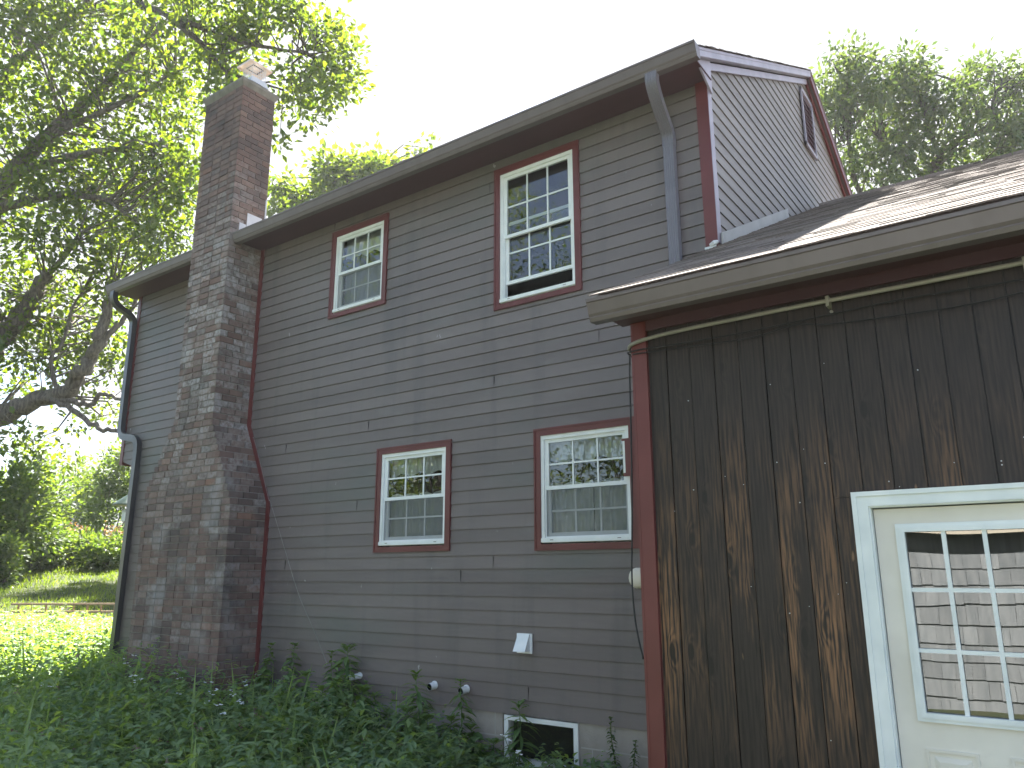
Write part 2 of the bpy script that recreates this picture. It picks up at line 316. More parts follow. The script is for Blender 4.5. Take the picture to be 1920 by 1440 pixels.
# stained vertical boards: dark finish worn through to brown wood, knots
def boardmat():
    m = bpy.data.materials.new('dark stained pine boards'); m.use_nodes = True; t = m.node_tree; b = t.nodes['Principled BSDF']
    b.inputs['Roughness'].default_value = .5; b.inputs['Specular IOR Level'].default_value = .35
    Lk = t.links.new
    tc = N(t, 'ShaderNodeTexCoord'); a = N(t, 'ShaderNodeAttribute', attribute_name='tint')
    off = N(t, 'ShaderNodeMath', operation='MULTIPLY'); off.inputs[1].default_value = 23.0; Lk(a.outputs['Fac'], off.inputs[0])
    cb = N(t, 'ShaderNodeCombineXYZ'); Lk(off.outputs[0], cb.inputs[1]); Lk(off.outputs[0], cb.inputs[2])
    ad = N(t, 'ShaderNodeVectorMath', operation='ADD'); Lk(tc.outputs['Object'], ad.inputs[0]); Lk(cb.outputs[0], ad.inputs[1])
    # knots bend the grain
    kv = N(t, 'ShaderNodeMapping'); kv.inputs['Scale'].default_value = (7.0, 1, 2.6); Lk(ad.outputs[0], kv.inputs['Vector'])
    vo = N(t, 'ShaderNodeTexVoronoi', voronoi_dimensions='3D'); vo.inputs['Scale'].default_value = 1.0; Lk(kv.outputs[0], vo.inputs['Vector'])
    kn = N(t, 'ShaderNodeMapRange', interpolation_type='SMOOTHSTEP'); kn.inputs[1].default_value = .05; kn.inputs[2].default_value = .34; kn.inputs[3].default_value = 1; kn.inputs[4].default_value = 0
    Lk(vo.outputs['Distance'], kn.inputs[0])
    # grain
    gm = N(t, 'ShaderNodeMapping'); gm.inputs['Scale'].default_value = (1, 1, .055); Lk(ad.outputs[0], gm.inputs['Vector'])
    gd = N(t, 'ShaderNodeTexNoise'); gd.inputs['Scale'].default_value = 2.2; gd.inputs['Detail'].default_value = 2; Lk(gm.outputs[0], gd.inputs['Vector'])
    # rings = fract-like wave over distorted x
    sx = N(t, 'ShaderNodeSeparateXYZ'); Lk(ad.outputs[0], sx.inputs[0])
    wv = N(t, 'ShaderNodeMath', operation='MULTIPLY_ADD'); wv.inputs[1].default_value = 260.0; Lk(sx.outputs[0], wv.inputs[0])
    gsum = N(t, 'ShaderNodeMath', operation='MULTIPLY'); gsum.inputs[1].default_value = 95.0; Lk(gd.outputs[0], gsum.inputs[0])
    ks = N(t, 'ShaderNodeMath', operation='MULTIPLY_ADD'); ks.inputs[1].default_value = 13.0; Lk(kn.outputs[0], ks.inputs[0]); Lk(gsum.outputs[0], ks.inputs[2])
    Lk(ks.outputs[0], wv.inputs[2])
    sn = N(t, 'ShaderNodeMath', operation='SINE'); Lk(wv.outputs[0], sn.inputs[0])
    fine = N(t, 'ShaderNodeTexNoise'); fine.inputs['Scale'].default_value = 90; fine.inputs['Detail'].default_value = 4; Lk(gm.outputs[0], fine.inputs['Vector'])
    gr = N(t, 'ShaderNodeMath', operation='MULTIPLY_ADD'); gr.inputs[1].default_value = .06; Lk(sn.outputs[0], gr.inputs[0]); Lk(fine.outputs[0], gr.inputs[2])
    # where finish has worn: patches low on the wall and by board
    wm = N(t, 'ShaderNodeMapping'); wm.inputs['Scale'].default_value = (2.6, 1, .42); Lk(ad.outputs[0], wm.inputs['Vector'])
    wn = N(t, 'ShaderNodeTexNoise'); wn.inputs['Scale'].default_value = 2.2; wn.inputs['Detail'].default_value = 8; wn.inputs['Roughness'].default_value = .62; Lk(wm.outputs[0], wn.inputs['Vector'])
    zz = N(t, 'ShaderNodeSeparateXYZ'); Lk(tc.outputs['Object'], zz.inputs[0])
    zr = N(t, 'ShaderNodeMapRange', interpolation_type='SMOOTHSTEP'); zr.inputs[1].default_value = .05; zr.inputs[2].default_value = 1.15; zr.inputs[3].default_value = 1.0; zr.inputs[4].default_value = 0.0
    Lk(zz.outputs[2], zr.inputs[0])
    zr2 = N(t, 'ShaderNodeMapRange', interpolation_type='SMOOTHSTEP'); zr2.inputs[1].default_value = -.8; zr2.inputs[2].default_value = -.2; zr2.inputs[3].default_value = .35; zr2.inputs[4].default_value = 1.0
    Lk(zz.outputs[2], zr2.inputs[0])
    zm = N(t, 'ShaderNodeMath', operation='MULTIPLY'); th_ = N(t, 'ShaderNodeMath', operation='MULTIPLY'); th_.inputs[1].default_value = 7.31; Lk(a.outputs['Fac'], th_.inputs[0])
    tf_ = N(t, 'ShaderNodeMath', operation='FRACT'); Lk(th_.outputs[0], tf_.inputs[0])
    tr_ = N(t, 'ShaderNodeMapRange'); tr_.inputs[1].default_value = .15; tr_.inputs[2].default_value = .6; tr_.inputs[3].default_value = .4; Lk(tf_.outputs[0], tr_.inputs[0])
    zb_ = N(t, 'ShaderNodeMath', operation='MULTIPLY'); Lk(zr.outputs[0], zb_.inputs[0]); Lk(tr_.outputs[0], zb_.inputs[1])
    Lk(zb_.outputs[0], zm.inputs[0]); Lk(zr2.outputs[0], zm.inputs[1])
    wr = N(t, 'ShaderNodeMapRange'); wr.inputs[1].default_value = .43; wr.inputs[2].default_value = .60; Lk(wn.outputs[0], wr.inputs[0])
    wear = N(t, 'ShaderNodeMath', operation='MULTIPLY'); Lk(wr.outputs[0], wear.inputs[0]); Lk(zm.outputs[0], wear.inputs[1])
    grr = N(t, 'ShaderNodeMapRange'); grr.inputs[1].default_value = .38; grr.inputs[2].default_value = .62; Lk(gr.outputs[0], grr.inputs[0])
    wf = N(t, 'ShaderNodeMath', operation='MULTIPLY', use_clamp=True); Lk(wear.outputs[0], wf.inputs[0]); Lk(grr.outputs[0], wf.inputs[1])
    dk = N(t, 'ShaderNodeValToRGB'); dk.color_ramp.elements[0].color = (.010, .008, .0075, 1); dk.color_ramp.elements[1].color = (.040, .028, .024, 1)
    dk.color_ramp.elements[0].position = .25; dk.color_ramp.elements[1].position = .8
    Lk(gr.outputs[0], dk.inputs[0])
    mx = N(t, 'ShaderNodeMix', data_type='RGBA'); mx.inputs[7].default_value = (.215, .112, .055, 1)
    Lk(wf.outputs[0], mx.inputs[0]); Lk(dk.outputs[0], mx.inputs[6])
    kd = N(t, 'ShaderNodeMapRange', interpolation_type='SMOOTHSTEP'); kd.inputs[1].default_value = .10; kd.inputs[2].default_value = .15; kd.inputs[3].default_value = .9; kd.inputs[4].default_value = 0
    Lk(vo.outputs['Distance'], kd.inputs[0])
    m2 = N(t, 'ShaderNodeMix', data_type='RGBA'); m2.inputs[7].default_value = (.010, .008, .007, 1); Lk(kd.outputs[0], m2.inputs[0]); Lk(mx.outputs[2], m2.inputs[6])
    # a few pale chips beside knots
    cm = N(t, 'ShaderNodeMapping'); cm.inputs['Scale'].default_value = (9, 1, 3.2); cm.inputs['Rotation'].default_value = (0, R(28), 0); Lk(tc.outputs['Object'], cm.inputs['Vector'])
    cn = N(t, 'ShaderNodeTexNoise'); cn.inputs['Scale'].default_value = 1.35; cn.inputs['Detail'].default_value = 1; Lk(cm.outputs[0], cn.inputs['Vector'])
    cr = N(t, 'ShaderNodeMapRange'); cr.inputs[1].default_value = .765; cr.inputs[2].default_value = .785; cr.inputs[4].default_value = .85; Lk(cn.outputs[0], cr.inputs[0])
    m3 = N(t, 'ShaderNodeMix', data_type='RGBA'); m3.inputs[7].default_value = (.20, .12, .07, 1); Lk(cr.outputs[0], m3.inputs[0]); Lk(m2.outputs[2], m3.inputs[6])
    Lk(m3.outputs[2], b.inputs['Base Color'])
    bp = N(t, 'ShaderNodeBump'); bp.inputs['Strength'].default_value = .35; bp.inputs['Distance'].default_value = .004; Lk(gr.outputs[0], bp.inputs['Height']); Lk(bp.outputs[0], b.inputs['Normal'])
    return m
M['boards'] = boardmat()

def shinglemat():
    m = mat('brown asphalt shingles', (.140, .118, .110), (.220, .186, .170), rough=.92, scale=60, bump=.6, bscale=220, tint=(.62, 1.25), lo=.3, hi=.7)
    stain(m, (.09, .08, .07), 1.3, .52, .75, (1, 1, 1), .6)
    return m
M['shingle'] = shinglemat()
M['bark'] = mat('bark', (.035, .030, .027), (.10, .085, .075), rough=.95, scale=9, stretch=(2, 2, .5), bump=.9, bscale=22)
M['paleb'] = mat('weathered bark', (.07, .058, .05), (.17, .145, .125), rough=.95, scale=7, stretch=(2, 2, .5), bump=.9, bscale=20)
M['oakleaf'] = leafmat('oak leaves', (.032, .070, .018), (.095, .140, .024), .56)
M['farleaf'] = leafmat('far leaves', (.030, .065, .026), (.085, .12, .036), .5, (1.6, 1.5, .6))
M['bushleaf'] = leafmat('shrub leaves', (.034, .075, .028), (.090, .135, .040), .5, (2.6, 2.3, .55))
M['weedleaf'] = leafmat('weed leaves', (.055, .115, .070), (.150, .225, .118), .34, (4.6, 4.0, .7), .035)
M['tallleaf'] = leafmat('tall weed leaves', (.040, .100, .044), (.135, .215, .068), .38, (2.0, 1.8, .45), .035)
M['grass'] = leafmat('grass blades', (.050, .095, .020), (.115, .160, .035), .5, (2.6, 2.4, .5), .04)
M['soil'] = mat('weedy soil', (.030, .045, .018), (.055, .060, .028), rough=1, scale=3, bump=.6, bscale=30)
M['driedhead'] = mat('dried seed heads', (.20, .13, .10), (.30, .21, .17), rough=.9, scale=20)
M['petal'] = mat('white petals', (.75, .77, .76), rough=.7)
M['pinkpetal'] = mat('pink petals', (.50, .24, .22), (.55, .38, .28), rough=.7, scale=20)
M['yellowpetal'] = mat('yellow petals', (.75, .55, .12), rough=.7)
M['timber'] = mat('weathered timber', (.30, .20, .13), (.42, .30, .21), rough=.85, scale=6, stretch=(.3, 3, 3), bump=.4)
M['fencewire'] = mat('galvanised wire', (.30, .34, .34), rough=.5, metal=.4)
M['feedergreen'] = mat('green feeder roof', (.05, .085, .075), (.07, .11, .10), rough=.4, scale=4)
M['shedwall'] = mat('grey painted shakes', (.25, .275, .295), (.34, .36, .38), rough=.8, scale=5, stretch=(3, 3, .5), bump=.4, tint=(.8, 1.1))
M['cream'] = mat('cream trim', (.66, .60, .50), (.72, .66, .55), rough=.6, scale=3)

# ------------------------------------------------------------------ ground
GF = [-300, 0, 7, 9, 10.5, 11.7, 14, 15.7, 20, 27, 45, 80, 300]
GZ = [-.5, -.10, -.10, .08, .24, .40, .62, .76, 1.25, 2.10, 2.75, 3.2, 5.0]
def gfwd(x, y): return -.585*np.asarray(x)+.811*(np.asarray(y)+6)
def gz(x, y): return np.interp(gfwd(x, y), GF, GZ) + .03*np.sin(np.asarray(x)*1.7+np.asarray(y)*2.3)
mb = MB()
xs = np.unique(np.concatenate([np.linspace(-120, -40, 9), np.arange(-38, 8, 1.0), np.linspace(10, 120, 9)]))
ys = np.unique(np.concatenate([np.linspace(-120, -30, 9), np.arange(-28, 30, 1.0), np.linspace(32, 120, 9)]))
X, Y = np.meshgrid(xs, ys); V = np.stack([X.ravel(), Y.ravel(), gz(X.ravel(), Y.ravel())], 1)
nx, ny = len(xs), len(ys)
F = np.array([(j*nx+i, j*nx+i+1, (j+1)*nx+i+1, (j+1)*nx+i) for j in range(ny-1) for i in range(nx-1)])
mb.bulk(V, F); o = mb.build('ground', M['soil'], smooth=True); o['kind'] = 'structure'; o['label'] = 'green weedy ground rising gently to the left'

# ------------------------------------------------------------------ house
house = thing('house', 'two storey taupe clapboard house with dark red trim and brick chimney', 'house', (-6.9, 0, 0))
EXP, Z0, ZT = .1265, .44, 5.985          # lap exposure, bottom and top of the siding
XL, XR, DEEP = -11.68, -2.14, 7.6
WIN = {'a': (-6.14, -5.08, 1.885, 2.998), 'b': (-4.05, -2.99, 1.865, 2.985), 'c': (-7.085, -6.115, 4.700, 5.835), 'd': (-4.53, -3.49, 4.280, 5.860)}
CW = .066
def siding(mb, spans, holes, z0, z1, sgn=-1, axis='x', joints=True, base=0.0):
    """lapped boards: spans(z) gives the run at that height; each board tapers and leaves a dark slot under the next"""
    k = 0; z = z0
    while z < z1-1e-4:
        zt = min(z+EXP, z1); cuts = sorted({z, zt-.0045, zt, *[h for H in holes for h in H[2:4] if z < h < zt-.0045]})
        tint = random.random()
        ends = []
        for a, b in zip(cuts[:-1], cuts[1:]):
            slot = (b == zt and zt-a < .0046)
            u0a, u1a = spans(a); u0b, u1b = spans(b)
            segs = [(u0a, u1a, u0b, u1b)]
            for H in holes:
                if H[2] < (a+b)/2 < H[3]:
                    ns = []
                    for s in segs:
                        if H[0] > s[0]: ns.append((s[0], min(H[0], s[1]), s[2], min(H[0], s[3])))
                        if H[1] < s[1]: ns.append((max(H[1], s[0]), s[1], max(H[1], s[2]), s[3]))
                        if H[0] >= s[1] or H[1] <= s[0]: ns = ns or [s]
                    segs = ns
            pa = .015 - .011*(a-z)/EXP; pb = .015 - .011*(b-z)/EXP
            if slot: pa = pb = -.004
            for s in segs:
                if s[1]-s[0] < .004 and s[3]-s[2] < .004: continue
                P = [(s[0], pa, a), (s[1], pa, a), (s[3], pb, b), (s[2], pb, b)]; Fc = [(0, 1, 2, 3)]
                if a == z:
                    P += [(s[0], -.004, a), (s[1], -.004, a)]; Fc.append((4, 5, 1, 0))
                if slot: 
                    P += [(s[0], .005, a), (s[1], .005, a)]; Fc.append((4, 5, 1, 0))
                if axis == 'x': P = [(u, base+sgn*p, q) for u, p, q in P]
                else: P = [(base+sgn*p, u, q) for u, p, q in P]
                if (axis == 'x') == (sgn > 0): Fc = [f[::-1] for f in Fc]
                mb.poly(P, Fc, 0, tint)
        # butt joints between board lengths
        if joints and axis == 'x':
            u0, u1 = spans(z); u = u0 + random.uniform(1.0, 4.5)
            while u < u1-.4:
                if random.random() < .16 and not any(H[0]-.1 < u < H[1]+.1 and H[2] < z+.1 and H[3] > z for H in holes):
                    mb.box(u-.0008, u+.0008, base-.0165, base-.008, z+.001, zt-.012, 1)
                u += random.uniform(2.5, 4.8)
        z = zt; k += 1
mb = MB()
holes = [(x0+CW*.6, x1-CW*.6, z0+CW*.6, z1-CW*.6) for x0, x1, z0, z1 in WIN.values()]
OVZ = 3.34
siding(mb, lambda z: (XL if z > OVZ-.06 else -11.26, XR-.10), holes, Z0, ZT)
mb.build('wall', [M['siding'], M['black']], house, loc=(-6.9, 0, 3.2))
# gable end: boards up to the slopes
RZ, RS, RY = 8.305, .53, 3.8                                   # ridge height, slope, ridge depth
mb = MB()
def gspan(z):
    zz_ = RZ-.17
    d = max((zz_-z)/RS, 0)
    return (max(RY-d, .07), min(RY+d, DEEP-.05))
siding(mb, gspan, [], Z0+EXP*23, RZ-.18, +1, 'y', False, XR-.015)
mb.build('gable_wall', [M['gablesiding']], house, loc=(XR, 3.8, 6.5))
# hidden back, left and inner faces close the shell
mb = MB()
mb.poly([(XL, DEEP, -.4), (XR-.02, DEEP, -.4), (XR-.02, DEEP, 6.1), (XL, DEEP, 6.1)], [(0, 1, 2, 3)])
mb.poly([(XL, .02, OVZ), (XL, DEEP, OVZ), (XL, DEEP, 6.1), (XL, RY, RZ-.15), (XL, .02, 6.1)], [(0, 1, 2, 3, 4)])
mb.poly([(-11.26, .02, -.4), (-11.26, DEEP, -.4), (-11.26, DEEP, OVZ), (-11.26, .02, OVZ)], [(0, 1, 2, 3)])
mb.poly([(XL, 0, OVZ), (-11.26, 0, OVZ), (-11.26, DEEP, OVZ), (XL, DEEP, OVZ)], [(0, 1, 2, 3)])
mb.poly([(XR-.03, .02, -.4), (XR-.03, DEEP, -.4), (XR-.03, DEEP, 6.1), (XR-.03, RY, RZ-.15), (XR-.03, .02, 6.1)], [(0, 1, 2, 3, 4)])
mb.build('end_wall', M['siding'], house, loc=(-6.9, 3.8, 3))
mb = MB(); mb.box(-11.2, XR-.05, .9, 1.0, .4, 6.0); mb.box(-11.2, XR-.05, .03, 3, 3.2, 3.3)
mb.build('inner_partition', M['dark'], house, loc=(-6.9, 1, 3))
# roof
def shingles(mb, x0, x1, ya, za, slope, yb, sgn=1, exp=.135, jag=.012, tab=.31):
    "courses from the eave (ya,za) up to yb; sgn +1 when the slope rises toward +y"
    Ls = math.hypot(1, slope); n = int(abs(yb-ya)*Ls/exp)+1; dy = sgn*exp/Ls; dz = slope*exp/Ls
    nyv, nzv = -sgn*slope/Ls, 1/Ls
    for k in range(n):
        y = ya+dy*k; z = za+dz*k
        if sgn*(y-yb) > 0: break
        x = x0 + random.uniform(-jag, jag) ; off = random.uniform(0, tab)
        first = True
        while x < x1:
            x2 = min(x + (off if first and off > .06 else random.choice((.16, .22, .31, .31))), x1 + random.uniform(-jag, jag) if x1-x < tab else 1e9); first = False
            th = random.uniform(.0045, .0085); lift = random.uniform(-.0005, .001); j = random.uniform(-.006, .006)
            y0_ = y-dy*j/exp; z0_ = z-dz*j/exp; y1_, z1_ = y+dy*1.15, z+dz*1.15
            if sgn*(y1_-yb) > 0: y1_, z1_ = yb, za+slope*abs(yb-ya)
            P = []
            for xx in (x, x2):
                P += [(xx, y0_, z0_), (xx, y0_+nyv*(th+lift), z0_+nzv*(th+lift)), (xx, y1_+nyv*.0022, z1_+nzv*.0022), (xx, y1_, z1_-.004)]
            Fc = [(0, 1, 5, 4), (1, 2, 6, 5), (0, 3, 2, 1), (4, 5, 6, 7)]
            mb.poly(P, Fc, 0, random.random())
            x = x2
EY, EZ = -.40, RZ-RS*4.2                 # shingle edge at the eave
mb = MB()
def slab(mb, x0, x1, ya, za, yb, zb, th, mat=0):
    mb.extrude([(ya, za), (yb, zb), (yb, zb-th), (ya, za-th)], 'x', x0, x1, mat)
roof = MB()
CXL, CXR = -9.42, -8.55                  # chimney sides above the shoulders
def roofslab(x0, x1):
    slab(roof, x0, x1, EY+.02, EZ-.012, RY, RZ-.022, .02)
roofslab(-11.9, -2.06)
slab(roof, -11.9, -2.06, RY, RZ-.022, 8.0, RZ-.022-RS*4.2, .02)
shingles(roof, -11.92, -2.04, EY, EZ-.01, RS, RY, 1, .14)
slab(roof, -11.92, -2.045, RY, RZ+.004, 8.02, RZ+.004-RS*4.22, .012)
roof.build('roof', M['shingle'], house, loc=(-6.9, RY, 7.2))
# soffit, fascia, gutters
mb = MB(); mb.box(-11.83, -2.10, -.39, .012, 5.985, 5.997)
mb.build('soffit', M['darkred'], house, loc=(-6.9, -.2, 5.99))
mb = MB(); mb.box(-11.85, CXL-.02, -.395, -.375, 5.972, 6.10); mb.box(CXR+.02, -2.09, -.395, -.375, 5.972, 6.10)
mb.build('fascia', M['darkred'], house, loc=(-6.9, -.385, 6.03))
GP = [(0, .002), (-.068, 0), (-.080, .020), (-.078, .026), (-.090, .040), (-.108, .098), (-.116, .101), (-.118, .118), (-.112, .1185), (-.108, .112), (0, .106)]
def gutter(x0, x1, y, z, name, parent, hs=1.0):
    g = MB(); g.extrude([(y+a, z+b*hs) for a, b in GP], 'x', x0, x1)
    for x in (x0, x1): g.extrude([(y+a*1.02, z-.001+b*1.02*hs) for a, b in GP], 'x', x-.004, x+.004)
    return g.build(name, M['gutter'], parent, loc=((x0+x1)/2, y, z))
gutter(CXR+.03, -2.045, -.397, 5.925, 'gutter', house, 1.12)
gutter(-11.80, CXL-.02, -.397, 5.925, 'gutter', house, 1.12)
# rake boards: pale on the near slope, red on the far slope
def rake(mb, x0, x1, off, h, ya, yb):
    za, zb = RZ-RS*abs(ya-RY)-off, RZ-RS*abs(yb-RY)-off
    mb.extrude([(ya, za), (yb, zb), (yb, zb-h), (ya, za-h)], 'x', x0, x1)
mb = MB()
rake(mb, -2.075, -2.055, .022, .085, -.39, RY); rake(mb, -2.127, -2.112, .125, .075, -.02, RY)
rake(mb, -2.062, -2.050, .018, .028, -.395, RY)
mb.extrude([(-.36, 6.05), (.035, 6.215), (.035, 5.86)], 'x', -2.126, -2.108)
mb.build('rake_board', M['mauve'], house, loc=(-2.08, 1.7, 7.2))
mb = MB()
rake(mb, -2.112, -2.076, .10, .012, -.38, RY); rake(mb, -2.112, -2.076, .10, .012, RY, 8.0)
mb.build('rake_soffit', M['gutter'], house, loc=(-2.09, 3.8, 7.2))
mb = MB()
rake(mb, -2.075, -2.055, .022, .125, RY+.003, 8.0); rake(mb, -2.127, -2.112, .145, .09, RY+.003, 7.6)
o = mb.build('rake_board', M['red'], house, loc=(-2.08, 5.7, 7.2)); o['label'] = 'red rake board on the far slope'
# corner boards
mb = MB(); mb.box(XR-.105, XR+.004, -.024, 0.02, 4.36, 5.985)
mb.build('corner_board', M['red'], house, loc=(XR-.05, -.01, 5.2))
mb = MB(); mb.box(XR-.012, XR+.008, -.020, .07, 4.41, 6.10)
o = mb.build('corner_board', M['mauve'], house, loc=(XR, .03, 5.2)); o['label'] = 'corner strip on the gable side, sky sheen painted in pale mauve'  # sky sheen on the red corner board put in as mauve colour
mb = MB(); mb.box(XL-.01, XL+.075, -.022, .02, OVZ-.06, 5.985); mb.box(-11.27, -11.20, -.021, .02, Z0, OVZ-.06)
mb.box(XL-.012, XL-.002, -.018, .5, OVZ-.06, 5.98)
o = mb.build('corner_board', M['red'], house, loc=(XL, 0, 4))
# foundation of concrete blocks
mb = MB(); BW = (-4.44, -3.64, -.02, .435)
for x0, x1, z0, z1 in ((-11.2, BW[0], -.5, Z0), (BW[1], -1.98, -.5, Z0), (BW[0], BW[1], -.5, BW[2])): mb.box(x0, x1, .004, .25, z0, z1)
for k, z in enumerate((.245, .045, -.155)):
    mb.box(-11.2, BW[0]-.03 if z > BW[2] else -2, .0005, .006, z-.006, z+.006, 1); 
    if z > BW[2]: mb.box(BW[1]+.02, -2, .0005, .006, z-.006, z+.006, 1)
for r, (za, zb) in enumerate(((.251, .44), (.051, .239), (-.149, .039))):
    x = -11.0 + .2*(r % 2)
    while x < -2.1:
        if not (BW[0]-.05 < x < BW[1]+.05): mb.box(x-.006, x+.006, .0005, .006, za, zb, 1)
        x += .405
mb.build('foundation', [M['block'], M['mortarline']], house, loc=(-6.5, .1, 0))
# basement window
mb = MB(); mb.ring(BW[0]+.03, BW[1], BW[2]+.05, BW[3]-.005, .045, .045, .05, .04, -.012, .07); mb.box(BW[0]+.03, BW[1]+.01, -.03, .05, BW[2], BW[2]+.05)
bw = mb.build('basement_window', M['white'], house, loc=(-4.04, 0, .2))
mb = MB(); mb.poly([(BW[0]+.07, .03, BW[2]+.09), (BW[1]-.04, .03, BW[2]+.09), (BW[1]-.04, .03, BW[3]-.04), (BW[0]+.07, .03, BW[3]-.04)], [(0, 1, 2, 3)])
mb.build('pane', M['glass'], bw, loc=(-4.04, .03, .2))
mb = MB(); mb.box(BW[0], BW[1], .3, .32, -.5, .6); mb.build('inner_board', M['dark'], bw, loc=(-4.04, .3, .2))

# windows
def curtain(x0, x1, z0, z1, y, folds, amp, scallop=0.0, scal_top=0.0, gap=None):
    mb = MB(); n = 90; u = np.linspace(0, 1, n); ph = random.random()*6
    x = x0+(x1-x0)*u; dy = amp*np.sin(u*folds*2*np.pi+ph)+amp*.5*np.sin(u*folds*5.1+ph*2)
    zb = z0 + scallop*np.abs(np.sin(u*folds*.5*np.pi*1.0+ph)); zt = z1 + scal_top*np.abs(np.sin(u*4.5*np.pi+ph))
    rows = 6; V = []
    for r in range(rows):
        f = r/(rows-1); V.append(np.stack([x, y+dy*(1-.35*f), zb+(zt-zb)*f], 1))
    V = np.concatenate(V)
    Fc = [(r*n+i, r*n+i+1, (r+1)*n+i+1, (r+1)*n+i) for r in range(rows-1) for i in range(n-1) if not (gap and gap[0] < u[i] < gap[1])]
    mb.bulk(V, np.array(Fc)); return mb
def window(key, label, raise_=0.0, valance=None, cafe=True, screen=True):
    x0, x1, z0, z1 = WIN[key]; xc, zc = (x0+x1)/2, (z0+z1)/2
    a0, a1, b0, b1 = x0+CW, x1-CW, z0+CW, z1-CW          # inside the casing
    f = MB()
    f.ring(a0, a1, b0, b1, .034, .034, .045, .038, -.012, .075)
    f.ring(a0+.034, a1-.034, b0+.045, b1-.038, .012, .012, .010, .012, .004, .060)
    f.box(a0+.002, a1-.002, -.026, -.012, b0+.004, b0+.04)
    for xx in (a0+.10, a1-.14): f.box(xx, xx+.035, -.0275, -.026, b0+.020, b0+.027, 1)
    win = f.build('window', [M['white'], M['conduit']], house, loc=(xc, 0, zc)); win['label'] = label
    c = MB(); c.ring(x0, x1, z0, z1, CW, CW, CW*.8, CW, -.026, .02); c.ring(x0-.004, x1+.004, z0-.004, z1+.004, .018, .018, .018, .018, -.032, .015)
    c.build('casing', M['red'], win, loc=(xc, 0, zc))
    g0, g1, h0, h1 = a0+.046, a1-.046, b0+.055, b1-.05; hm = (h0+h1)/2
    def sash(name, za, zb, y, rt_, rb):
        s = MB(); s.ring(g0, g1, za, zb, .030, .030, rb, rt_, y, y+.028)
        i0, i1, j0, j1 = g0+.03, g1-.03, za+rb, zb-rt_
        for k in (1, 2):
            xx = i0+(i1-i0)*k/3; s.box(xx-.008, xx+.008, y+.008, y+.02, j0, j1)
        s.box(i0, i1, y+.009, y+.019, (j0+j1)/2-.008, (j0+j1)/2+.008)
        so = s.build(name, M['white'], win, loc=(xc, y, (za+zb)/2))
        p = MB(); p.poly([(i0, y+.014, j0), (i1, y+.014, j0), (i1, y+.014, j1), (i0, y+.014, j1)], [(0, 1, 2, 3)])
        p.build('pane', M['glass'], win, loc=(xc, y+.014, (za+zb)/2))
    sash('upper_sash', hm-.018, h1, .006, .022, .034)
    sash('lower_sash', h0+raise_, hm+.018+raise_, .038, .034, .036)
    if screen:
        s = MB(); s.poly([(g0, .008, h0), (g1, .008, h0), (g1, .008, hm-.02), (g0, .008, hm-.02)], [(0, 1, 2, 3)])
        s.build('screen', M['screen'], win, loc=(xc, .008, zc))
    if valance:
        curtain(a0, a1, hm+valance*(h1-hm), h1+.05, .14, 7, .012, .05).build('valance', M['cloth'], win, True, loc=(xc, .14, h1))
    if cafe:
        curtain(a0, a1, h0-.1, hm+.035, .15, 9, .016, 0, .03, (.50, .515) if key == 'b' else None).build('curtain', M['cloth'], win, True, loc=(xc, .15, h0))
    return win
window('a', 'smaller lower window with cafe curtain', 0, .52)
wb = window('b', 'lower window beside the dark board wall with lace curtain', 0, .50)
window('c', 'small upper window near the chimney with scalloped valance', 0, .45)
window('d', 'tall upper window with raised lower sash', .15, None, False, False)
mb = MB(); mb.box(-3.085, -3.03, -.045, -.033, 2.47, 2.80); mb.box(-3.115, -3.085, -.046, -.034, 2.78, 2.80); mb.box(-3.105, -3.085, -.046, -.034, 2.47, 2.50)
mb.build('bracket', M['red'], wb, loc=(-3.06, -.04, 2.63))

# louvred vent near the peak
LV = (3.20, 3.58, 7.03, 7.72)
LV = (3.42, 3.94, 7.02, 7.86)
mb = MB(); X0 = -2.128
for y0, y1, z0, z1 in ((LV[0], LV[0]+.03, LV[2], LV[3]), (LV[1]-.03, LV[1], LV[2], LV[3]), (LV[0], LV[1], LV[2], LV[2]+.04), (LV[0], LV[1], LV[3]-.04, LV[3])): mb.box(X0, X0+.022, y0, y1, z0, z1)
lv = mb.build('louver_vent', M['mauve'], house, loc=(X0, 3.6, 7.4))
mb = MB()
for k in range(9):
    z = LV[2]+.06+k*.08; mb.extrude([(X0-.02, z+.05), (X0+.016, z), (X0+.016, z+.008), (X0-.02, z+.058)], 'y', LV[0]+.03, LV[1]-.03)
mb.box(X0-.0025, X0-.002, LV[0], LV[1], LV[2], LV[3])
mb.build('slats', M['darkred'], lv, loc=(X0, 3.6, 7.4))
# flashing board where the garage roof meets the gable
GS, GZ0 = .505, 4.390
mb = MB(); mb.extrude([(.03, GZ0+.0), (2.22, GZ0+GS*2.22), (2.20, GZ0+GS*2.20+.11), (.03, GZ0+.115)], 'x', -2.122, -2.106)
mb.build('flashing', M['beigeflash'], house, loc=(-2.11, 1.1, 5))
mb = MB(); mb.tube([(-2.20, -.03, 4.385), (-2.16, -.04, 4.395), (-2.13, -.03, 4.405)], [.018, .025, .014], 7); mb.box(-2.25, -2.15, -.04, .01, 4.355, 4.375)
mb.build('flashing_scrap', M['flash'], house, loc=(-2.19, 0, 4.38))

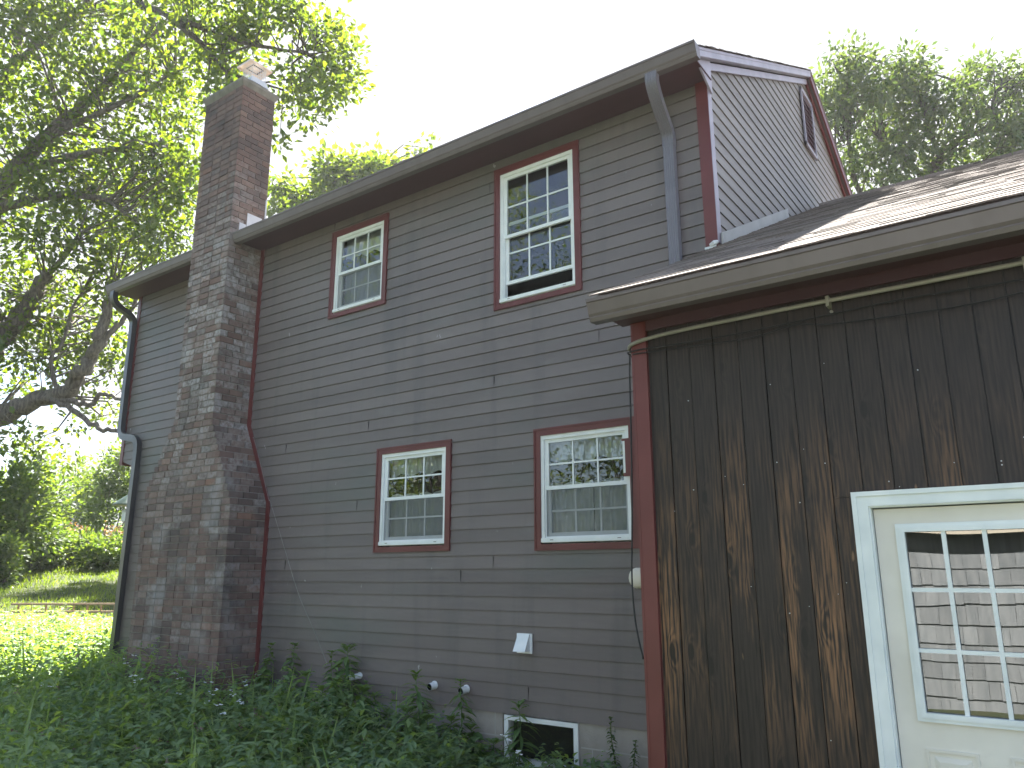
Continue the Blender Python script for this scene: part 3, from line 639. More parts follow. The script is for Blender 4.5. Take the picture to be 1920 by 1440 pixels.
# downspouts
def flute(w_, d, n=5, g=.006):
    P = []; xs_ = np.linspace(-w_/2, w_/2, 4*n+1)
    for i, x in enumerate(xs_[:-1]): P.append((x, -d/2 + (g if (i % 4) in (1, 2) else 0)))
    P.append((w_/2, -d/2)); P += [(w_/2, d/2), (-w_/2, d/2)]
    return P
def smooth(pts, n=6):
    pts = np.asarray(pts, float); out = []
    P = np.vstack([2*pts[0]-pts[1], pts, 2*pts[-1]-pts[-2]])
    for i in range(1, len(P)-2):
        for t in np.linspace(0, 1, n, endpoint=False):
            a, b, c, d = P[i-1:i+3]; out.append(.5*((2*b)+(-a+c)*t+(2*a-5*b+4*c-d)*t*t+(-a+3*b-3*c+d)*t**3))
    out.append(pts[-1]); return np.array(out)
mb = MB()
path = smooth([(-2.47, -.45, 5.94), (-2.472, -.44, 5.84), (-2.485, -.33, 5.73), (-2.50, -.17, 5.62), (-2.508, -.075, 5.54), (-2.51, -.062, 5.42)], 6)
mb.sweep(path, [(a, -b) for a, b in flute(.105, .07)][::-1], (1, 0, 0)); mb.sweep([(-2.51, -.062, 5.46), (-2.51, -.062, 5.0), (-2.51, -.062, 4.2)], [(a*.94, -b*.94) for a, b in flute(.105, .07)][::-1], (1, 0, 0))
mb.build('downspout', M['spout'], house, loc=(-2.5, -.1, 5))
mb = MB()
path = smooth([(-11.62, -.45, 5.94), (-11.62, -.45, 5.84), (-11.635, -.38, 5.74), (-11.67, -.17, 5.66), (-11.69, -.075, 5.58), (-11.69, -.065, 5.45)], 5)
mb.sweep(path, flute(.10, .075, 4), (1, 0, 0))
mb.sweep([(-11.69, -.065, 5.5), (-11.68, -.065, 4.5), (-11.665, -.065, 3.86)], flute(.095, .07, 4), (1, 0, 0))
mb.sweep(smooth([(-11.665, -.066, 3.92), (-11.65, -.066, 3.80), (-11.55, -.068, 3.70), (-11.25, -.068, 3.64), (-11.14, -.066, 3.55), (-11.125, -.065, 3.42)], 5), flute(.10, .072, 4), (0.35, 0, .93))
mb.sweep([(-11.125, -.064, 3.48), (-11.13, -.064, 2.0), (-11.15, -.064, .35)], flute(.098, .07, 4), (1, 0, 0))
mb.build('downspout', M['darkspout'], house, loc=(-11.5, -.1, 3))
# small fittings on the wall
mb = MB()
mb.box(-4.255, -4.09, -.03, -.015, .965, 1.135)
mb.poly([(-4.235, -.03, 1.125), (-4.11, -.03, 1.125), (-4.115, -.105, .985), (-4.24, -.105, .985), (-4.235, -.04, 1.132), (-4.11, -.04, 1.132), (-4.112, -.112, .983), (-4.243, -.112, .983), (-4.235, -.03, .985), (-4.11, -.03, .985)],
        [(4, 7, 6, 5), (0, 1, 2, 3), (0, 4, 5, 1), (3, 2, 6, 7), (0, 3, 8), (1, 9, 2), (0, 3, 7, 4), (1, 5, 6, 2)])
mb.build('dryer_vent', M['pvc'], house, loc=(-4.17, -.05, 1.05))
for x, z, ln, r in ((-6.27, .632, .17, .030), (-5.235, .618, .09, .034), (-4.84, .612, .10, .034)):
    mb = MB(); a = np.linspace(0, 2*np.pi, 20, endpoint=False)
    mb.tube([(x, -.005, z), (x-.05*ln, -ln*.5, z-.006), (x-.1*ln, -ln, z-.012)], r, 16, caps=False)
    mb.tube([(x-.1*ln, -ln, z-.012), (x, .0, z)], r*.86, 16, 1, caps=False)
    mb.tube([(x, -.018, z), (x, -.03, z)], r*1.15, 16)
    mb.build('vent_pipe', [M['pvc'], M['black']], house, True, loc=(x, 0, z))
mb = MB(); mb.tube([(-3.02, 0, 1.62), (-3.02, -.025, 1.62), (-3.02, -.045, 1.62), (-3.02, -.055, 1.62)], [.085, .085, .06, .02], 18)
mb.build('wall_lamp', M['cream'], house, True, loc=(-3.02, -.03, 1.62))

# ------------------------------------------------------------------ chimney
def cedge(z):
    l = np.interp(z, [0, 2.72, 3.62, 9], [-9.93, -9.93, -9.40, -9.44]); r = np.interp(z, [0, 2.50, 3.52, 9], [-8.03, -8.03, -8.55, -8.55])
    return float(l), float(r)
CF, CTOP = -.53, 8.30
ch = MB(); pitch_ = .0838; z = -.30; k = 0; mo = .011
while z < CTOP-.02:
    zt = min(z+pitch_-mo, CTOP); l, r = cedge(z+pitch_/2); l = round(l/.02)*.02 if 2.7 < z < 3.65 else l
    ev = k % 2
    ch.box(l+.013, r-.013, CF+.013, .0, z-mo*.6, zt+mo*.6, 1)
    def jt(): return random.uniform(-.0025, .0025)
    def tintv():
        q = random.random()
        return random.uniform(0, .2) if q < .2 else random.uniform(.9, 1) if q > .96 else random.uniform(.2, .85)
    fx0, fx1 = (l, r) if ev else (l+.101, r-.101)
    x = fx0; first = True; 
    while x < fx1-.01:
        Lb = (.102 if first and ev else .204) + random.uniform(-.006, .006); first = False
        x2 = min(x+Lb, fx1)
        if fx1-x2 < .05: x2 = fx1
        ch.box(x, x2-(mo*.9 if x2 < fx1 else 0), CF+jt(), CF+.1, z+random.uniform(0, .002), zt, 0, tintv()); x = x2
    y0 = CF+.101+mo if ev else CF
    for side in (0, 1):
        y = y0; first = True
        while y < -.02:
            Lb = (.205 if first or not ev else .205); first = False
            y2 = min(y+Lb, 0)
            if -y2 < .05: y2 = 0
            j = jt()
            if side: ch.box(r-.1, r+j, y, y2-(mo*.9 if y2 < 0 else 0), z+random.uniform(0, .002), zt, 0, tintv())
            else: ch.box(l+j, l+.1, y, y2-(mo*.9 if y2 < 0 else 0), z, zt, 0, tintv())
            y = y2
    z += pitch_; k += 1
chim = ch.build('chimney', [M['brick'], M['mortar']], house, loc=(-8.98, -.27, 0))
mb = MB(); lt, rtp = cedge(8.3)
def frust(mb, a, za, b, zb):
    P = [(a[0], a[2], za), (a[1], a[2], za), (a[1], a[3], za), (a[0], a[3], za), (b[0], b[2], zb), (b[1], b[2], zb), (b[1], b[3], zb), (b[0], b[3], zb)]
    mb.poly(P, [(3, 2, 1, 0), (4, 5, 6, 7), (0, 1, 5, 4), (1, 2, 6, 5), (2, 3, 7, 6), (3, 0, 4, 7)])
frust(mb, (lt+.005, rtp-.005, CF+.005, 0), 8.295, (lt-.035, rtp+.035, CF-.035, .035), 8.36)
frust(mb, (lt-.035, rtp+.035, CF-.035, .035), 8.361, (lt-.04, rtp+.04, CF-.04, .04), 8.40)
frust(mb, (lt-.03, rtp+.03, CF-.03, .03), 8.4, (lt+.2, rtp-.2, CF+.12, -.1), 8.45)
mb.build('crown', M['crown'], chim, loc=(-8.98, -.27, 8.35))
mb = MB(); cx, cy = -8.68, -.285
frust(mb, (cx-.16, cx+.16, cy-.15, cy+.15), 8.42, (cx-.13, cx+.13, cy-.12, cy+.12), 8.52)
for i in range(8):
    for s in (-1, 1):
        mb.box(cx-.115+i*.032, cx-.111+i*.032, cy+s*.11-.002, cy+s*.11+.002, 8.52, 8.74)
        mb.box(cx+s*.12-.002, cx+s*.12+.002, cy-.105+i*.029, cy-.101+i*.029, 8.52, 8.74)
for zz_ in (8.57, 8.62, 8.67, 8.71):
    for s in (-1, 1): mb.box(cx-.12, cx+.12, cy+s*.111-.002, cy+s*.111+.002, zz_, zz_+.004); mb.box(cx+s*.121-.002, cx+s*.121+.002, cy-.11, cy+.11, zz_, zz_+.004)
mb.build('flue_cap', M['flash'], chim, loc=(cx, cy, 8.5))
mb = MB(); frust(mb, (cx-.155, cx+.155, cy-.18, cy+.18), 8.74, (cx-.12, cx+.12, cy-.14, cy+.14), 8.775)
for s in (-1, 1): mb.box(cx-.158, cx+.158, cy+s*.182-.003, cy+s*.182+.003, 8.722, 8.745); mb.box(cx+s*.157-.003, cx+s*.157+.003, cy-.178, cy+.178, 8.722, 8.745)
mb.build('cap_lid', M['steel'], chim, loc=(cx, cy, 8.75))
mb = MB()
for s in (-1, 1): mb.box(cx-.075, cx+.075, cy+s*.085-.006, cy+s*.085+.006, 8.733, 8.7385); mb.box(cx+s*.075-.006, cx+s*.075+.006, cy-.085, cy+.085, 8.7325, 8.738)
mb.build('cap_slot', M['dark'], chim, loc=(cx, cy, 8.735))
mb = MB(); mb.box(CXR+.001, CXR+.007, -.40, -.30, 6.08, 6.26); mb.box(CXR+.001, CXR+.007, -.29, -.06, 6.14, 6.44); mb.box(CXR+.001, CXR+.012, -.02, .0, 6.2, 6.75)
mb.build('step_flashing', M['flash'], chim, loc=(CXR, -.2, 6.3))
# red trim board following the brick edge on the wall
mb = MB(); pts = [(8.0, 0)]
zs = [.46, 2.50, 3.54, 5.985]
for (za, zb) in zip(zs[:-1], zs[1:]):
    xa, xb = cedge(za)[1], cedge(zb)[1]
    mb.poly([(xa+.004, -.001, za), (xa+.064, -.001, za), (xb+.060, -.001, zb), (xb+.0, -.001, zb), (xa+.004, -.028, za), (xa+.064, -.028, za), (xb+.060, -.028, zb), (xb+.0, -.028, zb)],
            [(4, 5, 6, 7), (0, 4, 7, 3), (1, 2, 6, 5)])
mb.build('edge_trim', M['red'], house, loc=(-8.2, 0, 3))

# ------------------------------------------------------------------ garage
gar = thing('garage', 'low garage wing of dark stained vertical boards under a brown shingle roof', 'garage', (0, 0, 0))
GY, GXL, GXR = -1.95, -2.012, 5.0
DO = (-.80, .112, -.05, 1.985)             # door opening
mb = MB(); bx = -.9553-.1412*8
bx = -1.9585+.0; edges = [GXL+.09]
x = -.9553-.1412*6
while x < GXR: edges.append(x); x += .1412*random.choice((1, 1, 1, 1, 1))
for a, b in zip(edges[:-1], edges[1:]):
    if b-a < .02: continue
    tt = random.random(); j = random.uniform(-.004, .003)
    for za, zb in ([(-.2, 3.12)] if (b < DO[0]-.04 or a > DO[1]+.04) else [(DO[3]+.03, 3.12)]):
        mb.box(a+.0026, b-.0026, GY+j, GY+.02, za, zb, 0, tt)
    if a < DO[0]-.05 and b >= DO[0]-.04: mb.box(a+.0018, DO[0]-.05, GY+j, GY+.02, -.2, DO[3]+.028, 0, tt)
mb.box(GXL+.05, GXR, GY+.015, GY+.03, DO[3]+.03, 3.12, 1); mb.box(GXL+.05, DO[0]-.02, GY+.015, GY+.03, -.2, DO[3]+.03, 1); mb.box(DO[1]+.02, GXR, GY+.015, GY+.03, -.2, DO[3]+.03, 1)
# nail heads
for a in edges[:-1]:
    for zr in (2.62, 2.18, 2.09, 1.55, .95):
        for dx in (.02, .118):
            if random.random() < .30 and (a+dx < DO[0]-.12 or zr > DO[3]+.06):
                zz_ = zr+random.uniform(-.10, .10); r_ = random.choice((.0022, .0028, .0034))
                mb.tube([(a+dx, GY-.0025, zz_), (a+dx, GY+.004, zz_)], r_, 6, 2)
mb.build('wall', [M['boards'], M['black'], M['nail']], gar, loc=(-1, GY, 1.5))
# shell
mb = MB()
mb.poly([(GXL+.01, GY+.02, -.3), (GXL+.01, 9, -.3), (GXL+.01, 9, 3.2), (GXL+.01, GY+.02, 3.2)], [(0, 1, 2, 3)])
mb.poly([(GXR, GY+.02, -.3), (GXR, 9, -.3), (GXR, 9, 3.4), (GXR, 3.8, 6.2), (GXR, GY+.02, 3.4)], [(0, 1, 2, 3, 4)])
mb.poly([(GXL, 9.5, -.3), (GXR, 9.5, -.3), (GXR, 9.5, 3.4), (GXL, 9.5, 3.4)], [(0, 1, 2, 3)])
mb.build('end_wall', M['siding'], gar, loc=(1, 3, 1.5))
mb = MB(); mb.box(GXL, GXL+.094, GY-.028, GY+.02, -.2, 3.12); mb.box(GXL-.002, GXL+.012, GY-.030, GY+.12, -.2, 3.12)
mb.build('corner_post', M['red'], gar, loc=(GXL, GY, 1.5))
mb = MB(); mb.box(GXL+.094, GXR, GY-.024, GY+.015, 3.062, 3.125); mb.box(GXL+.094, GXR, GY-.03, GY-.006, 3.060, 3.070)
mb.build('frieze_board', M['darkred'], gar, loc=(1, GY, 3.09))
mb = MB(); mb.box(-2.085, GXR, -2.25, GY+.01, 3.125, 3.137)
mb.build('soffit', M['darkred'], gar, loc=(1, -2.1, 3.13))
mb = MB(); mb.box(-2.09, GXR, -2.262, -2.24, 3.105, 3.226); mb.extrude([(-2.25, 3.13), (GY, 3.13), (GY, 3.38), (-2.25, 3.225)], 'x', -2.092, -2.08)
mb.build('fascia', M['gutter'], gar, loc=(1, -2.25, 3.2))
gutter(-2.085, GXR, -2.263, 3.050, 'gutter', gar, 1.05)
mb = MB(); EYg = -2.325; EZg = GZ0+GS*EYg
RYg = 3.68; slab(mb, -2.075, GXR, -2.255, GZ0-GS*2.255-.010, RYg, GZ0+GS*RYg-.012, .030); slab(mb, -2.09, GXR, RYg, GZ0+GS*RYg-.012, 10, GZ0+GS*RYg-.012-GS*6.2, .02)
shingles(mb, -2.09, GXR, EYg, EZg-.006, GS, RYg, 1, .135, .018)
for k in range(24):
    x = -2.08+.3*k; mb.box(x, x+.29, RYg-.08, RYg+.08, GZ0+GS*RYg-.06, GZ0+GS*RYg-.006, 0, random.random())
mb.build('roof', M['shingle'], gar, loc=(1, 1, 4.8))
# conduit with clips
mb = MB()
cpath = np.vstack([smooth([(-2.035, -.9, 2.955), (-2.045, -1.75, 2.958), (-2.045, -1.93, 2.965), (-2.0, -1.995, 2.985), (-1.85, -2.0, 3.005), (-1.6, -1.995, 3.016)], 6), [(-1.0, -1.995, 3.02), (-.5, -1.995, 3.018), (.5, -1.995, 3.02), (3, -1.995, 3.03)]])
mb.tube(cpath, .0118, 10)
cond = mb.build('conduit', M['conduit'], gar, True, loc=(-1, GY, 3))
for x in (-.875, -.02):
    mb = MB(); mb.box(x-.008, x+.008, GY-.064, GY-.002, 2.985, 3.042); mb.tube([(x+.004, GY-.001, 2.970), (x+.004, GY-.010, 2.970), (x+.004, GY-.013, 2.970)], [.009, .009, .004], 8)
    mb.build('clip', M['conduit'], cond, loc=(x, GY, 3))
# door
mb = MB(); c = MB()
c.ring(DO[0]-.062, DO[1]+.062, -.2, DO[3]+.045, .066, .066, 0.0, .066, GY-.032, GY+.03)
c.ring(DO[0]-.066, DO[1]+.066, -.2, DO[3]+.049, .022, .022, 0.0, .022, GY-.040, GY+.01)
c.ring(DO[0]-.008, DO[1]+.008, -.2, DO[3]-.010, .020, .020, 0, .018, GY-.018, GY+.08)
dx0, dx1, dzt = DO[0]+.016, DO[1]-.016, DO[3]-.034; dy = GY+.022
ix0, ix1, iz0, iz1 = -.690, -.690+.545, 1.018, 1.872       # lite insert
mb.ring(dx0, dx1, 0, dzt, ix0-dx0, dx1-ix1, iz0, dzt-iz1, dy, dy+.04)
door = mb.build('door', M['door'], gar, loc=(-.35, dy, 1))
c.build('casing', M['sill'], door, loc=(-.35, GY, 1))
mb = MB(); mb.ring(ix0-.006, ix1+.006, iz0-.006, iz1+.006, .020, .020, .020, .020, dy-.014, dy+.01); mb.ring(ix0+.010, ix1-.010, iz0+.010, iz1-.010, .022, .022, .022, .022, dy-.020, dy+.004)
g0, g1, h0, h1 = ix0+.030, ix1-.030, iz0+.030, iz1-.030
for k in (1, 2):
    x = g0+(g1-g0)*k/3; mb.box(x-.009, x+.009, dy-.010, dy+.004, h0, h1)
    z = h0+(h1-h0)*k/3; mb.box(g0, g1, dy-.009, dy+.003, z-.009, z+.009)
mb.build('muntin_grid', M['sill'], door, loc=(-.4, dy, 1.4))
mb = MB(); mb.poly([(g0-.01, dy+.008, h0-.01), (g1+.01, dy+.008, h0-.01), (g1+.01, dy+.008, h1+.01), (g0-.01, dy+.008, h1+.01)], [(0, 1, 2, 3)])
mb.build('pane', M['doorglass'], door, loc=(-.4, dy, 1.4))
mb = MB()
for a, b in ((-.680, -.475), (-.36, -.155)):
    mb.ring(a, b, .25, .90, .012, .012, .012, .012, dy-.007, dy+.01)
    frust2 = [(a+.03, dy, .28), (b-.03, dy, .28), (b-.03, dy, .87), (a+.03, dy, .87), (a+.05, dy-.008, .30), (b-.05, dy-.008, .30), (b-.05, dy-.008, .85), (a+.05, dy-.008, .85)]
    mb.poly(frust2, [(4, 5, 6, 7), (0, 1, 5, 4), (1, 2, 6, 5), (2, 3, 7, 6), (3, 0, 4, 7)])
mb.build('door_panel', M['door'], door, loc=(-.4, dy, .6))
mb = MB(); mb.tube([(.02, dy, .95), (.02, dy-.03, .95), (.02, dy-.05, .95), (.02, dy-.075, .95)], [.02, .012, .028, .02], 12)
mb.build('door_knob', M['steel'], door, True, loc=(.02, dy, .95))
mb = MB(); mb.box(DO[0]-.06, DO[1]+.06, GY+.09, GY+.8, -.3, -.2); mb.box(GXL+.1, 3, GY+1.4, GY+1.45, -.2, 3.1)
mb.build('inner_partition', M['dark'], gar, loc=(0, GY+.5, 0))
# black cables along the wall top and down the post
mb = MB()
cp = smooth([(-2.05, -1.4, 2.90), (-2.04, -1.93, 2.93), (-1.99, -1.987, 2.945), (-1.70, -1.985, 2.940), (-1.35, -1.985, 2.935), (-1.03, -1.985, 2.943), (-.52, -1.985, 2.957), (0, -1.985, 2.945), (1.5, -1.985, 2.95)], 8)
mb.tube(cp, .0045, 6)
cp = smooth([(-2.0, -1.99, 2.925), (-1.70, -1.984, 2.915), (-1.3, -1.984, 2.90), (-1.05, -1.984, 2.925), (-.87, -1.984, 2.896), (-.52, -1.984, 2.878), (-.19, -1.984, 2.874), (.3, -1.984, 2.91), (1.5, -1.984, 2.93)], 8)
mb.tube(cp, .0038, 6)
tag(mb.build('cable', M['black'], None, True, loc=(-1, -1.985, 2.92)), 'pair of thin black cables sagging along the top of the dark board wall', 'cable')
mb = MB()
cp = smooth([(-2.035, -1.96, 2.94), (-2.05, -1.945, 2.80), (-2.058, -1.94, 2.45), (-2.066, -1.95, 2.0), (-2.078, -1.96, 1.66), (-2.07, -1.965, 1.45), (-2.05, -1.97, 1.32), (-2.02, -1.975, 1.20)], 8)
mb.tube(cp, .005, 6)
tag(mb.build('cable', M['black'], None, True, loc=(-2.05, -1.95, 2)), 'single black cable hanging down beside the red corner post', 'cable')
# string from the chimney shoulder to the weeds
mb = MB()
mb.tube(smooth([(-8.40, -.03, 3.36), (-8.36, -.035, 3.33), (-8.18, -.035, 2.98), (-7.98, -.035, 2.56), (-7.93, -.035, 2.50), (-7.58, -.035, 1.90), (-7.30, -.04, 1.44), (-6.95, -.06, 1.02), (-6.70, -.1, .74)], 6), .0022, 5)
tag(mb.build('string', M['string'], None, loc=(-7.5, -.035, 2)), 'thin pale string stretched from the chimney shoulder down to the weeds', 'string')
mb = MB(); t0 = np.array([-.36, 3.2, GZ0+GS*3.2+.03])
mb.tube(t0+np.array([(0, 0, 0), (.12, .02, .02), (.25, -.03, .10), (.30, -.05, .2)]), [.008, .007, .005, .003], 6)
mb.tube(t0+np.array([(.25, -.03, .10), (.36, .03, .10), (.44, 0, .05)]), [.005, .004, .002], 6); mb.tube(t0+np.array([(.12, .02, .02), (.2, .08, .03), (.3, .1, .02)]), [.005, .004, .002], 6)
tag(mb.build('twig', M['bark'], None, loc=t0), 'fallen bare twig lying on the brown garage roof', 'twig')

# ------------------------------------------------------------------ foliage
def unit(v): return v/(np.linalg.norm(v, axis=-1, keepdims=True)+1e-9)
def leaves(mb, pos, dirs, size, width, tint, fold=.25, mat=0, six=False, droop=0.0):
    "pointed leaves: pos (n,3) base, dirs (n,3) growing direction, folded along the midrib"
    n = len(pos); d = unit(dirs); r = unit(rng.normal(size=(n, 3)))
    s = unit(np.cross(d, r)*(.35 if six else .65) + np.cross(d, np.tile([0, 0, 1.0], (n, 1)))); nr = unit(np.cross(s, d))
    L_ = size[:, None]; W_ = (size*width)[:, None]
    if not six:
        V = np.stack([pos, pos+d*L_*.45+s*W_+nr*W_*fold, pos+d*L_-np.array([0, 0, 1])*L_*droop, pos+d*L_*.45-s*W_+nr*W_*fold], 1).reshape(-1, 3)
        b = np.arange(n)[:, None]*4; F = np.concatenate([b+np.array([[0, 1, 2]]), b+np.array([[0, 2, 3]])]); T = np.concatenate([tint, tint])
        mb.bulk(V, F, mat, T)
    else:
        dz = np.array([0, 0, 1.0])
        m1 = pos+d*L_*.38-dz*L_*droop*.15; m2 = pos+d*L_*.72-dz*L_*droop*.5; tip = pos+d*L_-dz*L_*droop
        V = np.stack([pos, m1+s*W_+nr*W_*fold, m2+s*W_*.72+nr*W_*fold, tip, m2-s*W_*.72+nr*W_*fold, m1-s*W_+nr*W_*fold, m1, m2], 1).reshape(-1, 3)
        b = np.arange(n)[:, None]*8
        F4 = np.concatenate([b+np.array([[6, 1, 2, 7]]), b+np.array([[5, 6, 7, 4]])]); F3 = np.concatenate([b+np.array(q)[None] for q in ([0, 1, 6], [0, 6, 5], [7, 2, 3], [7, 3, 4])])
        mb.bulk(V, F4, mat, np.concatenate([tint]*2)); b0 = mb.n
        mb.f.extend((F3+b0-len(V)).tolist()); mb.m.extend([mat]*len(F3)); mb.t.extend(np.concatenate([tint]*4).tolist())
def blob_points(blobs, dens):
    P = []
    for c, r, k in blobs:
        n = max(3, int(dens*k)); u = unit(rng.normal(size=(n, 3))); q = rng.random(n)**.45
        P.append(np.asarray(c)+u*q[:, None]*np.asarray(r))
    return np.concatenate(P)
def tree(name, label, base, limbs, blobs, dens, nleaf, leaf, spread, lmat, bark='bark', group=None, twigs=.5, width=.3, hang=.35):
    """limbs: (points, r0, r1); blobs: (centre, radii, weight). Sprays of leaves sit at the ends of twigs grown from the nearest limb."""
    root = thing(name, label, 'tree', base, group)
    tb = MB(); nodes = []
    for pts, r0, r1 in limbs:
        p = smooth(pts, 5); n = len(p); tb.tube(p + rng.normal(size=p.shape)*r1*.5, np.linspace(r0, r1, n), 9); nodes.append(p)
    nodes = np.concatenate(nodes)
    C = blob_points(blobs, dens)
    for c in C:
        if rng.random() < twigs:
            dd = np.linalg.norm(nodes-c, axis=1); dd += np.maximum(nodes[:, 2]-c[2], 0)*.6; j = int(rng.choice(np.argsort(dd)[:14])); a = nodes[j]
            if dd[j] > .15:
                mid = a*.45+c*.55+rng.normal(size=3)*.12*dd[j] + np.array([0, 0, .10*dd[j]])
                rr = min(.010+.010*dd[j], .05); tb.tube(np.array([a, mid, c]), [rr, rr*.6, .005], 5, caps=False)
    tb.build('trunk', M[bark], root, True, loc=base)
    lb = MB(); n = len(C)*nleaf; own = np.repeat(np.arange(len(C)), nleaf)
    o_ = rng.normal(size=(n, 3)); pos = C[own]+o_*np.array([1, 1, .75])*spread
    dirs = o_*.8+rng.normal(size=(n, 3))*.7+np.array([0, 0, -hang])
    tn = np.clip(rng.normal(.5, .2, n)+rng.normal(0, .14, len(C))[own], 0, 1)
    leaves(lb, pos, dirs, leaf*rng.uniform(.65, 1.25, n), width, tn, .3)
    lb.build('crown', M[lmat], root, loc=base)
    return root
def px(list_, dep): return [at(x, y, d if d else dep) for x, y, *q in list_ for d in [q[0] if q else None]]

# big oak on the left, behind the house
D0 = 25.0
T0 = at(-190, 1080, 25); T0[2] = gz(T0[0], T0[1])-.2
def lim(pts, r0, r1, dep=D0): return (np.array([at(p[0], p[1], p[2] if len(p) > 2 else dep) for p in pts]), r0, r1)
oak_limbs = [
 (np.array([T0, at(-185, 800, 25), at(-150, 560, 25.2), at(-70, 450, 25)]), .60, .42),
 lim([(-70, 450, 25), (0, 365, 25), (22, 328), (66, 277), (109, 237, 24.6), (164, 193), (204, 153), (240, 113, 24), (273, 77, 23.7)], .34, .05),
 lim([(22, 328), (73, 310, 24.6), (175, 284, 24), (270, 273, 23.6), (317, 262, 23.3)], .16, .03),
 lim([(-150, 560, 25.2), (-90, 300, 26), (-30, 230, 26), (29, 120, 26), (33, 66, 26), (55, 22, 26), (70, -60, 26)], .28, .07),
 lim([(29, 120, 26), (91, 69, 25.5), (131, 36, 25), (165, 0, 24.5), (200, -50, 24)], .12, .04),
 lim([(-90, 410, 25.3), (0, 392, 24.5), (91, 368, 24), (190, 372, 23.6), (233, 401, 23.3)], .20, .03),
 lim([(-185, 800, 25), (-110, 730, 24.6), (-20, 650, 24.2), (35, 600, 24), (60, 560, 24), (95, 508, 23.8)], .44, .16),
 lim([(95, 508, 23.8), (130, 470, 23.6), (150, 430, 23.4)], .10, .03),
 lim([(-188, 860, 25), (-100, 830, 24.4), (0, 782, 24), (60, 752, 23.8), (112, 742, 23.6), (150, 706, 23.4), (170, 672, 23.4), (186, 630, 23.4), (204, 575, 23.6), (215, 520, 24)], .34, .12),
 lim([(175, 660, 23.4), (205, 625, 23.5), (240, 590, 23.8), (270, 540, 24)], .12, .04),
 lim([(90, 746, 23.7), (130, 752, 23.4), (172, 757, 23.2), (188, 741, 23.1), (205, 742, 23), (245, 752, 22.8)], .095, .05),
 lim([(-60, 775, 24.2), (0, 764, 24), (80, 747, 23.6), (112, 757, 23.4), (150, 778, 23.2), (183, 803, 23), (230, 810, 22.8)], .12, .06),
 lim([(112, 742, 23.6), (98, 700, 23.6), (98, 665, 23.7), (118, 640, 23.8), (135, 580, 24), (155, 545, 24.2)], .075, .03),
 lim([(66, 277), (130, 240, 24.5), (230, 190, 24), (300, 150, 23.6), (340, 130, 23.4)], .10, .025),
 lim([(109, 237, 24.6), (180, 215, 24), (280, 168, 23.6), (330, 120, 23.4)], .08, .02),
]
def pb(x, y, r, k=1.0, d=D0, sq=1.0, dz=1.3): 
    s = r*d/FPX; return (at(x, y, d), np.array([s, s*dz, s*sq]), k)
oak_blobs = []
r_ = np.random.default_rng(3)
cov = [(20, 20, 70, 1), (90, 40, 70, 1), (160, 30, 70, 1), (230, 50, 75, 1), (300, 40, 70, 1), (30, 120, 65, .8), (110, 110, 55, .6), (180, 120, 70, 1), (250, 130, 70, 1), (320, 130, 65, 1.1),
       (20, 200, 60, .9), (90, 190, 60, .9), (160, 210, 60, .8), (235, 225, 65, .7), (310, 215, 65, .9), (355, 200, 45, .8), (45, 265, 60, .9), (120, 290, 60, 1.1), (200, 300, 65, 1.2), (280, 310, 65, 1.3), (340, 300, 50, 1.1),
       (20, 330, 55, .8), (70, 360, 60, .9), (150, 370, 65, 1.2), (230, 370, 65, 1.3), (310, 380, 60, 1.3), (345, 360, 40, .9), (30, 430, 60, .9), (100, 450, 65, 1.1), (180, 440, 65, 1.2), (250, 440, 65, 1.2), (310, 450, 50, 1.1),
       (20, 510, 55, .8), (120, 530, 55, .9), (190, 510, 60, .9), (250, 510, 50, .9), (40, 570, 50, .6), (130, 600, 55, .9), (200, 600, 45, .6), (25, 650, 50, .7), (90, 650, 50, .9), (150, 640, 45, .8), (210, 660, 40, .6),
       (30, 720, 45, .6), (110, 700, 35, .5), (220, 700, 30, .4), (220, 770, 25, .3), (30, 830, 40, .4), (80, 850, 40, .35), (140, 790, 25, .2), (-40, 300, 120, 1.5), (-60, 550, 110, 1.2), (-40, 60, 120, 1.5), (60, -60, 90, 1), (200, -60, 90, 1), (330, -50, 80, 1)]
for x, y, r0, k in cov: oak_blobs.append(pb(x, y, r0, k, D0+r_.uniform(-2.2, 2.0)))
tree('oak_tree', 'large spreading oak with thick dark limbs filling the upper left behind the house', T0, oak_limbs, oak_blobs, 33, 13, .235, .28, 'oakleaf', 'paleb', twigs=.34)
